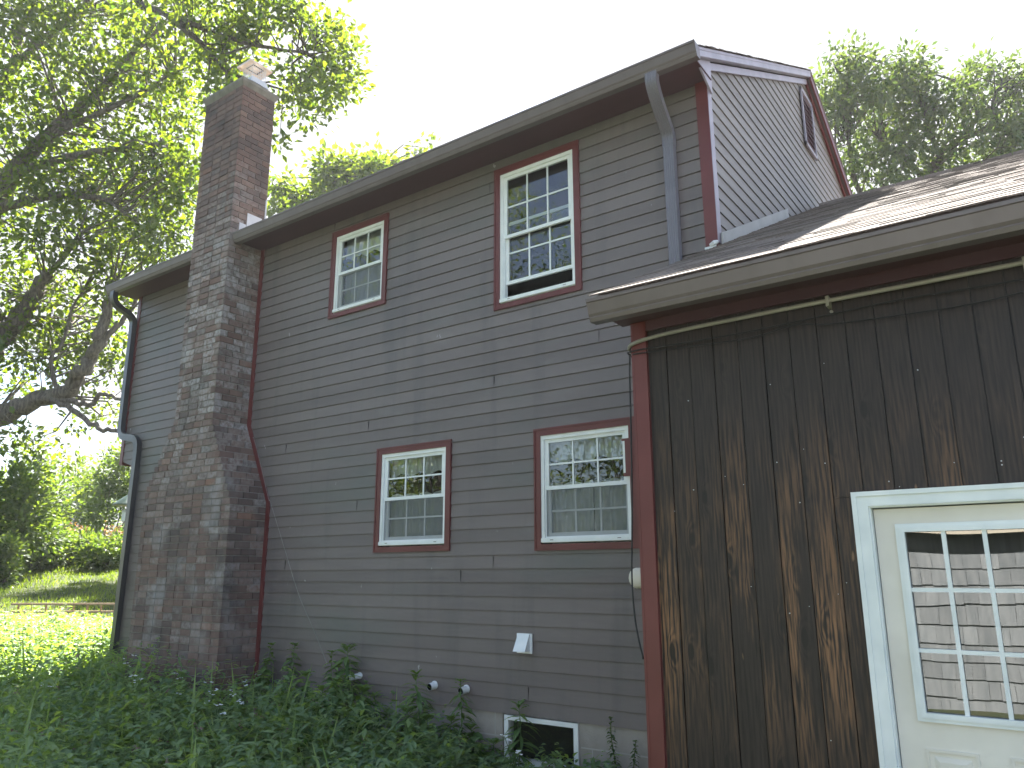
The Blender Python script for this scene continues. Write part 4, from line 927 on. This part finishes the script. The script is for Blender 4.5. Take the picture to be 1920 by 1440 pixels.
# second tree whose branch reaches over the chimney
D1 = 19.0
B1 = at(-150, 800, 25); B1[2] = gz(B1[0], B1[1])-.2
lim1 = lambda pts, a, b: lim(pts, a, b, D1)
maple_limbs = [
 (np.array([B1, at(-160, 200, 24.5), at(-140, -250, 24), at(30, -300, 23), at(140, -200, 22), at(200, -120, 21.5)]), .36, .14),
 lim1([(200, -120, 22), (255, -2, 20.5), (310, 25, 19.8), (350, 58), (386, 91), (430, 146), (450, 185)], .13, .025),
 lim1([(310, 25, 19.8), (360, 45), (419, 69), (492, 87), (569, 100), (610, 112)], .085, .018),
 lim1([(255, -2, 20.5), (340, -40), (440, -30), (520, -10)], .10, .03),
 lim1([(569, 100), (600, 75), (625, 45)], .02, .008),
]
mcov = [(370, 30, 50, 1), (430, 40, 50, 1.1), (480, 30, 45, 1), (530, 15, 40, .9), (555, 30, 25, .5), (400, 90, 45, .9), (440, 100, 40, .9), (465, 75, 35, .6), (430, 140, 30, .7), (400, 150, 40, .8),
        (600, 60, 30, .45), (625, 45, 22, .4), (630, 90, 38, .8), (640, 120, 38, .9), (610, 140, 38, .9), (580, 160, 32, .6), (655, 158, 26, .5), (560, 190, 28, .5), (540, 130, 22, .3), (575, 210, 22, .35), (620, 170, 25, .5), (540, 165, 18, .25), (520, 260, 14, .25), (525, 200, 10, .12), (300, -30, 60, 1), (420, -40, 60, 1), (520, -40, 50, 1)]
maple_blobs = [pb(x, y, r0, k, D1+r_.uniform(-1.2, 1.2)) for x, y, r0, k in mcov]
tree('maple_tree', 'overhanging leafy tree whose long branch reaches past the chimney top', B1, maple_limbs, maple_blobs, 21, 13, .19, .22, 'oakleaf', twigs=.28)
# tree peeking over the main roof
D2 = 34.0
B2 = at(620, 700, D2); B2[2] = gz(B2[0], B2[1])
blobs = [pb(x, y, r0, k, D2+r_.uniform(-1.5, 1.5)) for x, y, r0, k in [(540, 375, 26, .8), (570, 370, 25, .9), (615, 355, 28, .9), (612, 312, 20, .7), (640, 330, 30, 1.1), (675, 318, 30, 1.2), (705, 320, 26, 1), (728, 315, 14, .4), (660, 370, 50, 1.5), (600, 410, 50, 1.5), (780, 288, 9, .15), (805, 276, 7, .1), (700, 380, 60, 1.5), (520, 345, 14, .3), (520, 400, 25, .6)]]
tree('leafy_tree', 'bright leafy treetop showing above the main roof ridge', B2, [(np.array([B2, at(625, 500, D2), at(640, 400, D2), at(650, 330, D2)]), .3, .05), lim([(625, 460), (580, 400), (560, 370)], .12, .03, D2), lim([(635, 420), (690, 350), (700, 315)], .12, .03, D2)], blobs, 30, 13, .30, .32, 'oakleaf', twigs=.3)
# open oak beyond the garage roof
D3 = 26.0
B3 = at(1730, 620, D3); B3[2] = gz(B3[0], B3[1])
rl = [
 (np.array([B3, at(1735, 480, D3), at(1742, 340, D3), at(1762, 295, D3), at(1800, 262, D3), at(1850, 240, D3)]), .30, .06),
 lim([(1742, 345), (1700, 300), (1660, 270), (1640, 250)], .10, .03, D3), lim([(1735, 400), (1680, 365), (1652, 345), (1662, 325), (1690, 318)], .12, .03, D3),
 lim([(1640, 420), (1600, 330), (1592, 270), (1588, 190), (1590, 120)], .10, .03, D3), lim([(1592, 260), (1570, 268), (1560, 285)], .05, .02, D3), lim([(1800, 262), (1830, 220), (1825, 180), (1810, 150)], .07, .02, D3),
 lim([(1742, 480), (1850, 360), (1900, 270), (1870, 235), (1860, 200), (1880, 150)], .16, .03, D3), lim([(1762, 295), (1740, 240), (1730, 190), (1715, 150)], .07, .02, D3)]
rc = [(1555, 160, 30, .8), (1590, 130, 34, .7), (1575, 105, 16, .3), (1610, 120, 26, .7), (1545, 200, 25, .7), (1600, 180, 40, 1), (1640, 170, 34, .9), (1660, 150, 30, .8), (1700, 120, 28, .7), (1725, 130, 26, .7), (1690, 165, 40, 1), (1735, 180, 34, .9), (1650, 210, 40, 1), (1600, 230, 30, .6), (1575, 200, 25, .7),
      (1700, 215, 42, 1.1), (1760, 215, 38, 1), (1800, 200, 38, 1), (1810, 150, 24, .6), (1830, 135, 22, .6), (1850, 190, 40, 1), (1870, 140, 22, .6), (1905, 140, 25, .7), (1900, 190, 40, 1), (1930, 160, 35, .8), (1620, 260, 30, .8), (1660, 250, 36, 1), (1710, 260, 40, 1.1), (1590, 300, 26, .6), (1630, 300, 36, 1), (1680, 300, 38, 1), (1730, 310, 40, 1), (1775, 270, 26, .5), (1800, 310, 36, 1), (1850, 300, 40, 1.1), (1890, 250, 36, 1), (1880, 290, 36, 1.1), (1915, 260, 30, .9), (1610, 345, 24, .5), (1680, 345, 30, .7), (1830, 255, 25, .5), (1760, 340, 40, 1), (1950, 220, 40, 1)]
tree('oak_tree', 'open crowned oak standing beyond the brown garage roof at the right', B3, rl, [pb(x, y, r0, k, D3+r_.uniform(-1.6, 1.6)) for x, y, r0, k in rc], 31, 13, .23, .25, 'farleaf', twigs=.3, hang=.6, width=.22)
# trees across the yard, behind the viewer: seen mirrored in the window glass
for i, (x, y, h, lab) in enumerate(((-21, -18, 19, 'broad tree across the yard mirrored in the upper windows'), (-13.5, -22, 20, 'rounded tree across the yard mirrored in the lower windows'), (-30, -15, 19, 'tall tree at the far side of the yard, mirrored in the leftmost panes'), (-6.5, -26, 18, 'tall tree behind the grey shed across the yard'))):
    b = np.array([x, y, gz(x, y)]); up_ = np.array([0, 0, 1.0])
    bl = [(b+up_*h*.55+np.array([q*math.cos(a), q*math.sin(a), zz_]), np.array([2.6, 2.6, 2.0]), 1) for a, q, zz_ in [(r_.uniform(0, 6.3), r_.uniform(.5, 4.0), r_.uniform(-h*.5, h*.42)) for _ in range(24)]]
    tree('yard_tree', lab, b, [(np.array([b, b+up_*h*.3, b+up_*h*.6+.2, b+up_*h*.9]), .3, .05)], bl, 30, 34, .20, .5, 'oakleaf', twigs=.1, group='trees across the yard')

# shrubs along the far side of the lawn
def shrub(name, label, cx, cy, dep, rpx, n, leaf, h=1.0, mat_='bushleaf', group='shrubs along the far edge of the lawn'):
    c = at(cx, cy, dep); b = np.array([c[0], c[1], gz(c[0], c[1])-.05]); s = rpx*dep/FPX
    root = thing(name, label, 'shrub', b, group); hh = max(c[2]-b[2], .3)
    st = MB()
    for k in range(9):
        a = rng.uniform(0, 6.28); e = b+np.array([s*.7*math.cos(a), s*.7*math.sin(a), hh*rng.uniform(.8, 1.25)])
        st.tube(np.array([b+rng.normal(size=3)*.08*s, b*.5+e*.5+rng.normal(size=3)*.1*s, e]), [.035, .022, .008], 6)
    st.build('stem', M['bark'], root, loc=b)
    lb = MB(); cl = 26; C = b+np.array([0, 0, hh])+unit(rng.normal(size=(cl, 3)))*rng.random((cl, 1))**.4*np.array([s, s, hh*h])
    C[:, 2] = np.maximum(C[:, 2], b[2]+.1)
    own = rng.integers(0, cl, n); o_ = rng.normal(size=(n, 3)); pos = C[own]+o_*s*.23; pos[:, 2] = np.maximum(pos[:, 2], b[2]+.02)
    leaves(lb, pos, o_+np.array([0, 0, .2]), leaf*rng.uniform(.6, 1.3, n), .34, np.clip(rng.normal(.5, .2, n)+rng.normal(0, .12, cl)[own], 0, 1))
    lb.build('foliage', M[mat_], root, loc=b)
shr = 'shrubs along the far edge of the lawn'
shrub('shrub', 'tall pale green shrub at the left edge, nearest the lawn', 10, 985, 22, 75, 5200, .17)
shrub('shrub', 'big dark shrub at the left below the oak limb', 45, 950, 27, 75, 5600, .17)
shrub('shrub', 'low dark shrub in the bed left of the flowers', 75, 1030, 24, 50, 3600, .14)
shrub('shrub', 'round green shrub in the middle of the flower bed', 125, 1035, 25, 42, 3400, .13)
shrub('shrub', 'low shaded shrub at the right end of the bed', 190, 1038, 24, 40, 3000, .13)
shrub('shrub', 'tall yellow green shrub behind the bird feeder', 215, 935, 31, 55, 5000, .17)
shrub('shrub', 'airy young tree like shrub in front of the wire fence', 165, 945, 33, 45, 2000, .16)
shrub('shrub', 'dark shrub behind the wire fence', 120, 955, 40, 55, 3800, .2)
shrub('shrub', 'silvery low bush at the left frame edge beside the lawn', 5, 1055, 20, 30, 2200, .11)
# wooded slope far behind the fence
mb = MB(); n = 26000; a = rng.uniform(-110, 330, n); q = rng.uniform(0, 1, n); dep = rng.uniform(48, 60, n)
hh = .55+.45*np.sin(a*.045)*np.sin(a*.021+1); pos = np.stack([at(x, 1070-110*u*h_, d) for x, u, h_, d in zip(a, q, hh, dep)])
leaves(mb, pos, rng.normal(size=(n, 3)), .42*rng.uniform(.6, 1.3, n), .36, np.clip(rng.normal(.45, .2, n), 0, 1))
o = mb.build('far_wood', M['farleaf'], None, loc=at(100, 1000, 54)); o['kind'] = 'stuff'; o['label'] = 'far belt of green undergrowth behind the fence'; o['category'] = 'woodland'
# chain-link fence
fa, fb = at(70, 1045, 36), at(300, 1045, 34); fa[2] = gz(fa[0], fa[1]); fb[2] = gz(fb[0], fb[1])
fe = thing('chain_link_fence', 'grey chain link fence with top rail beyond the flower bed', 'fence', fa)
top = at(100, 928, 36)[2]-fa[2]; u_ = fb-fa; ln = np.linalg.norm(u_[:2])
for k in range(5):
    p = fa+u_*k/4; mb = MB(); mb.tube([p-np.array([0, 0, .2]), p+np.array([0, 0, top])], .03, 8); mb.build('post', M['fencewire'], fe, loc=p)
mb = MB(); mb.tube([fa+np.array([0, 0, top-.03]), fb+np.array([0, 0, top-.03])], .024, 8); mb.build('rail', M['fencewire'], fe, loc=fa)
mb = MB(); stp = .11; nn = int(ln/stp)
for k in range(-int(top/stp), nn):
    for s in (1, -1):
        t0_, t1_ = k*stp, k*stp+top
        za, zb = (0, top) if s > 0 else (top, 0)
        ca, cb = max(t0_, 0), min(t1_, ln)
        if cb <= ca: continue
        f0, f1 = (ca-t0_)/top, (cb-t0_)/top
        A = fa+u_*ca/ln+np.array([0, 0, za+(zb-za)*f0]); B = fa+u_*cb/ln+np.array([0, 0, za+(zb-za)*f1])
        mb.tube(np.array([A, B]), .005, 4, caps=False)
mb.build('wire_mesh', M['fencewire'], fe, loc=fa)
# day lilies
for lab, x0, x1, yb in (('clump of pink and cream day lilies in the middle of the flower bed', 95, 165, 1015), ('sparse pink day lilies at the left end of the flower bed', 25, 75, 1012), ('pink day lilies beside the downspout at the right end of the bed', 195, 235, 1015)):
    b = at((x0+x1)/2, 1030, 27); b[2] = gz(b[0], b[1]); ro = thing('daylily_clump', lab, 'flowers', b, 'day lilies in the flower bed')
    g = MB(); n = int((x1-x0)*9)
    P = np.array([at(x, 1030, 27+e) for x, e in zip(rng.uniform(x0, x1, n), rng.normal(0, .5, n))]); P[:, 2] = gz(P[:, 0], P[:, 1])
    zt_ = np.array([at(100, 995, 27)[2]])[0]
    hgt = zt_-P[:, 2]
    leaves(g, P, rng.normal(size=(n, 3))*.35+np.array([0, 0, 1]), np.maximum(hgt*rng.uniform(.5, 1.0, n), .3), .03, rng.uniform(.4, 1, n)); g.build('foliage', M['grass'], ro, loc=b)
    f = MB(); m_ = int((x1-x0)*1.5); Q = np.array([at(x, y, 27+e) for x, y, e in zip(rng.uniform(x0, x1, m_), rng.normal(1000, 8, m_), rng.normal(0, .5, m_))])
    for q_ in Q:
        for j in range(5):
            leaves(f, q_[None]+0, unit(rng.normal(size=(1, 3))+np.array([0, 0, .5])), np.array([.08]), .35, np.array([.5]), mat=int(rng.random() < .35))
        f.tube([q_, q_-np.array([0, 0, .5])], .006, 4, 2)
    f.build('blossom', [M['pinkpetal'], M['yellowpetal'], M['grass']], ro, loc=b)
# bird feeder on a pole
bf = at(240, 940, 23); bz = gz(bf[0], bf[1]); ro = thing('bird_feeder', 'dark green cone roofed bird feeder on a pole behind the downspout', 'bird feeder', (bf[0], bf[1], bz))
k_ = 23/FPX
mb = MB(); mb.tube([(bf[0], bf[1], bz), (bf[0], bf[1], bf[2]+8*k_)], .018, 8); mb.build('pole', M['black'], ro, loc=(bf[0], bf[1], bz))
mb = MB(); mb.tube([(bf[0], bf[1], bf[2]-8*k_), (bf[0], bf[1], bf[2]-6*k_), (bf[0], bf[1], bf[2]+13*k_)], [26*k_, 26*k_, .02], 20); mb.build('roof', M['feedergreen'], ro, loc=bf)
mb = MB(); mb.tube([(bf[0]-.03, bf[1], bf[2]-36*k_), (bf[0]-.03, bf[1], bf[2]-20*k_)], 7*k_, 12); mb.tube([(bf[0]-.03, bf[1], bf[2]-20*k_), (bf[0]-.03, bf[1], bf[2]-16*k_)], [9*k_, 3*k_], 12); mb.build('seed_tube', M['pvc'], ro, loc=bf)
# ------------------------------------------------------------------ weeds and grass
def plants(mb, P, H, per, leaf, width, tint_mu, stem=True, droop=.25, mat_=0, up_bias=.15, extra=0):
    n = len(P); own = np.repeat(np.arange(n), per); m = n*per
    t = rng.uniform(.12, 1.0, m); lean = rng.normal(size=(n, 3))*.12; lean[:, 2] = 1
    pos = P[own]+lean[own]*(H[own]*t)[:, None]
    a = rng.uniform(0, 2*np.pi, m); d = np.stack([np.cos(a), np.sin(a), rng.normal(up_bias, .35, m)], 1)
    sz = leaf*rng.uniform(.6, 1.25, m)*(1.15-.5*t)
    tn = np.clip(tint_mu+rng.normal(0, .13, m)+rng.normal(0, .17, n)[own]+(extra+np.zeros(n))[own]+.30*(t-.5), 0, 1)
    leaves(mb, pos, d, sz, width, tn, .22, mat_, True, droop)
    if stem:
        s = unit(np.cross(lean, np.array([1.0, .3, 0])))*.003; tp = P+lean*H[:, None]
        V = np.stack([P-s, P+s, tp], 1).reshape(-1, 3); F = np.arange(n)[:, None]*3+np.array([[0, 1, 2]]); mb.bulk(V, F, mat_, np.full(n, .35))
def inhouse(x, y): return (y > -.06) & (x > -11.9) | ((y > -.60) & (x > -10.0) & (x < -7.97)) | ((y > GY-.08) & (x > -2.15))
n = 30000
x = rng.uniform(-18.5, -1.6, n); y = rng.uniform(-5.6, 4.0, n); z = gz(x, y)
ppx, ppy, dep = proj(np.stack([x, y, z+.25], 1))
dist = np.hypot(x, y+6)
ok = (dist > 4.2) & (dep > 1) & (ppx > -60) & (ppx < 1235) & (ppy < 1560) & ~inhouse(x, y) & (gfwd(x, y) < 15.3)
keep = rng.random(n) < np.clip(1.25-dist/18, .42, 1)
ok &= keep
x, y, z, dist = x[ok], y[ok], z[ok], dist[ok]; P = np.stack([x, y, z], 1)
near_right = np.clip((x+5.6)/2.0, 0, 1)
Hh = rng.uniform(.24, .62, len(P))*(1-.50*near_right)
Hh += .10*np.sin(x*1.9)*np.cos(y*1.3)*(1-near_right)
Hh *= np.clip(1-(gfwd(x, y)-12.5)/4.5, .38, 1)
clump = np.sin(x*2.9+1.3*np.sin(y*2.1))*np.cos(y*3.3+1.7*np.sin(x*1.4))
Hh *= 1+.32*clump
Hh = np.maximum(Hh, .1)
ptint = .14*np.sin(x*3.7+y*1.9)*np.cos(y*4.1-x*1.1)
mb = MB(); sel = rng.random(len(P)) < .72
fine = rng.random(len(P)) < .25
plants(mb, P[sel & ~fine], Hh[sel & ~fine], 13, .105, .29, .45, extra=ptint[sel & ~fine])
plants(mb, P[sel & fine], Hh[sel & fine], 22, .055, .34, .52, extra=ptint[sel & fine])
plants(mb, P[~sel], Hh[~sel]*1.12, 14, .155, .15, .62, droop=.35, extra=ptint[~sel])
gi = rng.choice(len(P), 900); gP = P[gi]+rng.normal(size=(900, 3))*np.array([.05, .05, 0])
leaves(mb, gP, rng.normal(size=(900, 3))*.3+np.array([0, 0, 1]), Hh[gi]*rng.uniform(.9, 1.35, 900), .022, rng.uniform(.5, 1, 900), .2, 0)
bi = rng.choice(len(P), 420); bP = P[bi]; bP[:, 2] += Hh[bi]*rng.uniform(.55, .98, 420)
bo = np.repeat(np.arange(420), 7); leaves(mb, bP[bo]+rng.normal(size=(len(bo), 3))*.016, rng.normal(size=(len(bo), 3)), rng.uniform(.015, .035, len(bo)), .35, rng.uniform(0, 1, len(bo)), .2, 1)
o = mb.build('undergrowth', [M['weedleaf'], M['driedhead']], None, loc=(-8, -2, .3)); o['kind'] = 'stuff'; o['label'] = 'dense knee high green weeds covering the ground before the house'; o['category'] = 'weeds'
print('undergrowth plants', len(P))
# lawn
n = 90000; x = rng.uniform(-33, -11.8, n); y = rng.uniform(-2.5, 16, n); z = gz(x, y); ppx, ppy, dep = proj(np.stack([x, y, z], 1))
ok = (ppx > -40) & (ppx < 260) & (dep > 13) & (dep < 30) & (gfwd(x, y) > 15.2) & (gfwd(x, y) < 29)
x, y, z = x[ok], y[ok], z[ok]; m = len(x); mb = MB()
leaves(mb, np.stack([x, y, z], 1), rng.normal(size=(m, 3))*.45+np.array([0, 0, 1]), rng.uniform(.07, .16, m), .07, np.clip(rng.normal(.55, .2, m), 0, 1))
o = mb.build('lawn', M['grass'], None, loc=(-20, 3, 1)); o['kind'] = 'stuff'; o['label'] = 'short sunlit lawn grass beyond the ladder'; o['category'] = 'grass'
print('lawn', m)

def ground_at(px_, py_, h):
    "ground point whose plant of height h has its tip at that place of the photograph"
    d = fw + rt*(px_-960)/FPX - up*(py_-720)/FPX; t = 3.0
    while t < 40:
        p = CAM+d*t
        if p[2]-h < gz(p[0], p[1]) or p[1] > -.12 and p[0] > -11.5: break
        t += .02
    return np.array([p[0], p[1], float(gz(p[0], p[1]))]), p
# wooden ladder lying along the lawn edge
la, lb_ = ground_at(18, 1163, 0)[0], None
lb_ = la+np.array([rt[0], rt[1], 0])*230/FPX*15.7; lb_[2] = gz(lb_[0], lb_[1])
for p in (la, lb_): p[2] += .16
print('ladder', la, lb_)
ld = thing('ladder', 'weathered wooden ladder lying on its edge where the lawn meets the weeds', 'ladder', la)
d_ = lb_-la; nl = np.linalg.norm(d_); d_ /= nl; upv = np.array([0, 0, 1.0])
for h_ in (0.0, .15):
    mb = MB(); mb.sweep(np.array([la+upv*h_, la+d_*nl*.5+upv*h_, lb_+upv*h_]), [(-.03, -.02), (.03, -.02), (.03, .02), (-.03, .02)], (0, 1, 0)); mb.build('rail', M['timber'], ld, loc=la)
for k in range(9):
    p = la+d_*nl*(k+.5)/9; mb = MB(); mb.tube([p, p+upv*.15], .02, 8); mb.build('rung', M['timber'], ld, loc=p)

def tall_weed(label, tx, ty, h, lf=.11, wd=.15, per=46, whorl=True, name='tall_weed', group=None, mat_='tallleaf', mu=.55):
    b, tip = ground_at(tx, ty, h); ro = thing(name, label, 'weed', b, group)
    H = tip[2]-b[2]; lean = np.array([tip[0]-b[0], tip[1]-b[1], 0])
    ts = np.linspace(0, 1, 8); sp = b+np.outer(ts**1.5, lean)+np.outer(ts, [0, 0, H])+np.stack([.02*np.sin(ts*5+tx), .02*np.cos(ts*4+ty), 0*ts], 1)
    mb = MB(); mb.tube(sp, np.linspace(.0075, .003, 8), 6, tint=.45); mb.build('stem', M[mat_], ro, True, loc=b)
    lb = MB(); t = np.concatenate([np.linspace(.16, .96, per), np.full(9, .985)]); m = len(t)
    pos = np.stack([np.interp(t, ts, sp[:, i]) for i in range(3)], 1)
    a = np.arange(m)*2.4+rng.normal(0, .3, m); upb = np.where(t > .9, .8, -.05)+rng.normal(0, .18, m)
    d = np.stack([np.cos(a), np.sin(a), upb], 1)
    sz = lf*np.interp(t, [.16, .4, .8, .96, 1], [.8, 1.1, 1.0, .75, .62])*rng.uniform(.8, 1.2, m)
    leaves(lb, pos, d, sz, wd, np.clip(mu+rng.normal(0, .1, m)+np.where(t > .85, .3, 0), 0, 1), .2, 0, True, .38)
    lb.build('leaves', M[mat_], ro, loc=b)
WE = [('tall drooping weed in front of the first white vent pipe', 655, 1212, .86, .13, .14, 60), ('lower weed with pale tip left of the block foundation', 703, 1304, .50, .11, .13, 36), ('spiky bright tipped weed below the vent pipe weed', 645, 1336, .42, .11, .12, 34),
      ('tall drooping weed in front of the middle vent pipe', 785, 1262, .78, .12, .13, 56), ('slender weed in front of the right hand vent pipe', 866, 1276, .72, .10, .12, 44), ('weed with a star shaped top before the basement window', 973, 1322, .52, .12, .13, 34),
      ('thin upright weed just right of the chimney base', 505, 1208, .74, .075, .22, 40), ('pale upright weed at the corner of the chimney base', 499, 1238, .66, .085, .26, 44), ('upright weed against the siding between chimney and vent pipe', 549, 1208, .80, .085, .22, 46),
      ('faint thin weed standing left of the first vent pipe', 622, 1222, .72, .075, .20, 36), ('broad leaved weed left of the basement window', 884, 1362, .40, .085, .32, 30), ('weed with folded leaves under the first vent pipe', 690, 1385, .30, .11, .16, 30),
      ('bright broad leaved weed near the bottom left of centre', 515, 1372, .40, .09, .34, 34), ('bright weed at the bottom edge below the chimney', 352, 1412, .36, .09, .32, 34), ('small pale green weed in the left weeds', 243, 1325, .46, .08, .32, 34),
      ('broad leaved weed below the chimney corner', 455, 1330, .46, .085, .34, 38), ('lancet leaved weed at the lower left of the window', 925, 1392, .30, .11, .15, 30), ('pale weed before the chimney face', 344, 1262, .58, .08, .32, 36),
      ('dark leaf weed poking up below the basement window', 1040, 1418, .22, .10, .2, 18)]
for l_, tx, ty, h_, lf, wd, per in WE: tall_weed(l_, tx, ty, h_, lf*1.42, wd, int(per*1.35), group='tall weeds along the house wall', mu=.62)
tall_weed('wispy dark bush against the blocks beside the red post', 1150, 1345, .50, .05, .26, 70, name='wispy_bush', mat_='bushleaf', mu=.25, group='wispy bushes by the red post')
tall_weed('low dark seedling at the foot of the red post', 1190, 1388, .34, .05, .26, 46, name='wispy_bush', mat_='bushleaf', mu=.2, group='wispy bushes by the red post')
# small white flowers on thin stalks
# thinner weeds of the same kind, each a plant of its own, between the tall ones
r2 = np.random.default_rng(21)
for k, (tx, ty, h_, d_) in enumerate([(575, 1262, .62, 'weed just right of the thin weeds by the chimney'), (600, 1290, .55, 'short bushy weed midway along the bare blocks'), (632, 1275, .62, 'weed crowding the left side of the first vent pipe'), (676, 1290, .58, 'weed crowding the right side of the first vent pipe'),
        (735, 1375, .35, 'low weed before the pale block foundation'), (765, 1330, .50, 'weed leaning left of the middle vent pipe weed'), (805, 1345, .46, 'weed leaning right of the middle vent pipe weed'), (845, 1345, .45, 'weed left of the slender weed by the right pipe'), (905, 1400, .30, 'low weed at the bottom edge left of the window'),
        (565, 1340, .48, 'pale weed in the middle of the bottom weeds'), (610, 1385, .40, 'lancet weed at the bottom edge below the first pipe'), (530, 1300, .52, 'weed before the siding right of the chimney foot'), (420, 1300, .55, 'leafy weed hiding the chimney corner foot'), (375, 1330, .45, 'leafy weed below the chimney face'), (300, 1290, .55, 'leafy weed at the left part of the chimney foot'), (755, 1415, .28, 'small weed at the bottom edge under the middle pipe'), (820, 1420, .26, 'small weed at the bottom edge under the right pipe')]):
    tall_weed(d_, tx, ty, h_, r2.uniform(.12, .17), r2.choice((.14, .2, .26)), int(r2.uniform(40, 60)), group='tall weeds along the house wall', mu=r2.uniform(.5, .7))
# small white flowers on thin stalks
def fleabane(label, spots, name='white_wildflower'):
    b, _ = ground_at(*spots[0], .5); ro = thing(name, label, 'wildflower', b, 'white wildflowers in the weeds'); st = MB(); fl = MB()
    for (x_, y_) in spots:
        g_, tip = ground_at(x_, y_, rng.uniform(.46, .56)); tip = tip + 0; g_ = b.copy()
        st.tube(smooth([g_, g_*.4+tip*.6+rng.normal(size=3)*.02, tip], 4), .0028, 5, tint=.6)
        for k in range(3):
            c = tip+rng.normal(size=3)*np.array([.016, .016, .006])
            a = np.linspace(0, 2*np.pi, 9, endpoint=False)+k
            V = np.concatenate([[c+np.array([0, 0, .004])], np.stack([c[0]+.014*np.cos(a), c[1]+.014*np.sin(a), np.full(9, c[2])+.003*np.sin(a*3)], 1), [c-np.array([0, 0, .006])]])
            fl.poly(V, [(0, 1+i, 1+(i+1) % 9) for i in range(9)]+[(10, 1+(i+1) % 9, 1+i) for i in range(9)])
    st.build('stalk', M['tallleaf'], ro, loc=b); fl.build('blossom', M['petal'], ro, loc=b)
fleabane('sprig of white flowers at the left foot of the chimney', [(230, 1234), (238, 1243), (243, 1249), (252, 1228)])
fleabane('white flowers low in the weeds left of the chimney', [(245, 1268), (252, 1266), (263, 1272), (256, 1277)])
fleabane('white flowers in front of the chimney face', [(335, 1263), (338, 1270), (326, 1262), (334, 1300)])
fleabane('white flowers near the front corner of the chimney', [(376, 1277), (394, 1278), (400, 1295), (396, 1300), (405, 1293)])
fleabane('long stalked white flower pair below the chimney', [(388, 1317), (408, 1322), (413, 1321)])
fleabane('white flowers leaning right on a long stalk', [(435, 1303), (438, 1295), (424, 1338), (416, 1338)])
fleabane('white flowers beside the red trim at the chimney base', [(458, 1276), (466, 1284), (480, 1265), (486, 1265)])
fleabane('white flowers beside the bright weed right of the chimney', [(448, 1314), (454, 1319), (455, 1317)])
fleabane('white flowers before the basement window', [(945, 1378), (958, 1388), (968, 1408), (975, 1412)])
fleabane('tiny white flowers at the left edge of the shade', [(82, 1280), (92, 1287), (84, 1284)])

# ------------------------------------------------------------------ grey shed across the yard, seen mirrored in the door glass
sh = thing('shed', 'grey shingled shed across the yard, mirrored in the door glass', 'shed', (0, -10.5, 0)); SY = -10.2
mb = MB(); z = -.2; k = 0
while z < 2.2:
    x = -3.4+.15*(k % 2)-.2
    while x < 4:
        w_ = random.uniform(.12, .24); x2 = min(x+w_, 4.0); j = random.uniform(-.008, .008)
        mb.poly([(x, SY+.018, z+j), (x2-.004, SY+.018, z+j), (x2-.004, SY+.003, z+.27), (x, SY+.003, z+.27), (x, SY, z+j), (x2-.004, SY, z+j)], [(3, 2, 1, 0), (0, 1, 5, 4)], 0, random.random()); x = x2
    z += .24; k += 1
mb.box(-3.4, 4, SY-3.5, SY-.001, -.3, 2.40, 0)
mb.build('wall', M['shedwall'], sh, loc=(0, SY, 1.2))
mb = MB(); slab(mb, -2.9, 4.4, SY+.16, 2.44, SY-2, 3.6, .06); slab(mb, -2.9, 4.4, SY-2, 3.6, SY-4.2, 2.4, .06); mb.build('roof', M['shingle'], sh, loc=(0, SY, 3))
mb = MB(); mb.box(-2.9, 4.4, SY+.14, SY+.17, 2.20, 2.42); mb.build('fascia', M['cream'], sh, loc=(0, SY+.15, 2.3))
mb = MB(); mb.ring(-.55, .5, .9, 2.0, .09, .09, .09, .09, SY, SY+.05); mb.box(-.46, .41, SY, SY+.04, 1.42, 1.48)
sw = mb.build('window', M['white'], sh, loc=(0, SY, 1.5))
mb = MB(); mb.poly([(-.46, SY+.024, .99), (.41, SY+.024, .99), (.41, SY+.024, 1.91), (-.46, SY+.024, 1.91)], [(3, 2, 1, 0)]); mb.build('pane', M['dark'], sw, loc=(0, SY, 1.5))

# ------------------------------------------------------------------ thin haze volume added to lay a soft veil over the backlit view
mb = MB(); mb.box(-130, 130, -130, 130, -6, 42)
hz = mb.build('haze', []); hz['kind'] = 'stuff'; hz['label'] = 'thin haze added for a pale veil'; hz['category'] = 'haze'; hz.display_type = 'WIRE'
hm = bpy.data.materials.new('haze'); hm.use_nodes = True; t = hm.node_tree; t.nodes.clear()
pv = N(t, 'ShaderNodeVolumePrincipled'); pv.inputs['Color'].default_value = (.93, .95, 1, 1); pv.inputs['Density'].default_value = HAZE; pv.inputs['Anisotropy'].default_value = .3
ho = N(t, 'ShaderNodeOutputMaterial'); t.links.new(pv.outputs[0], ho.inputs['Volume']); hz.data.materials.append(hm)
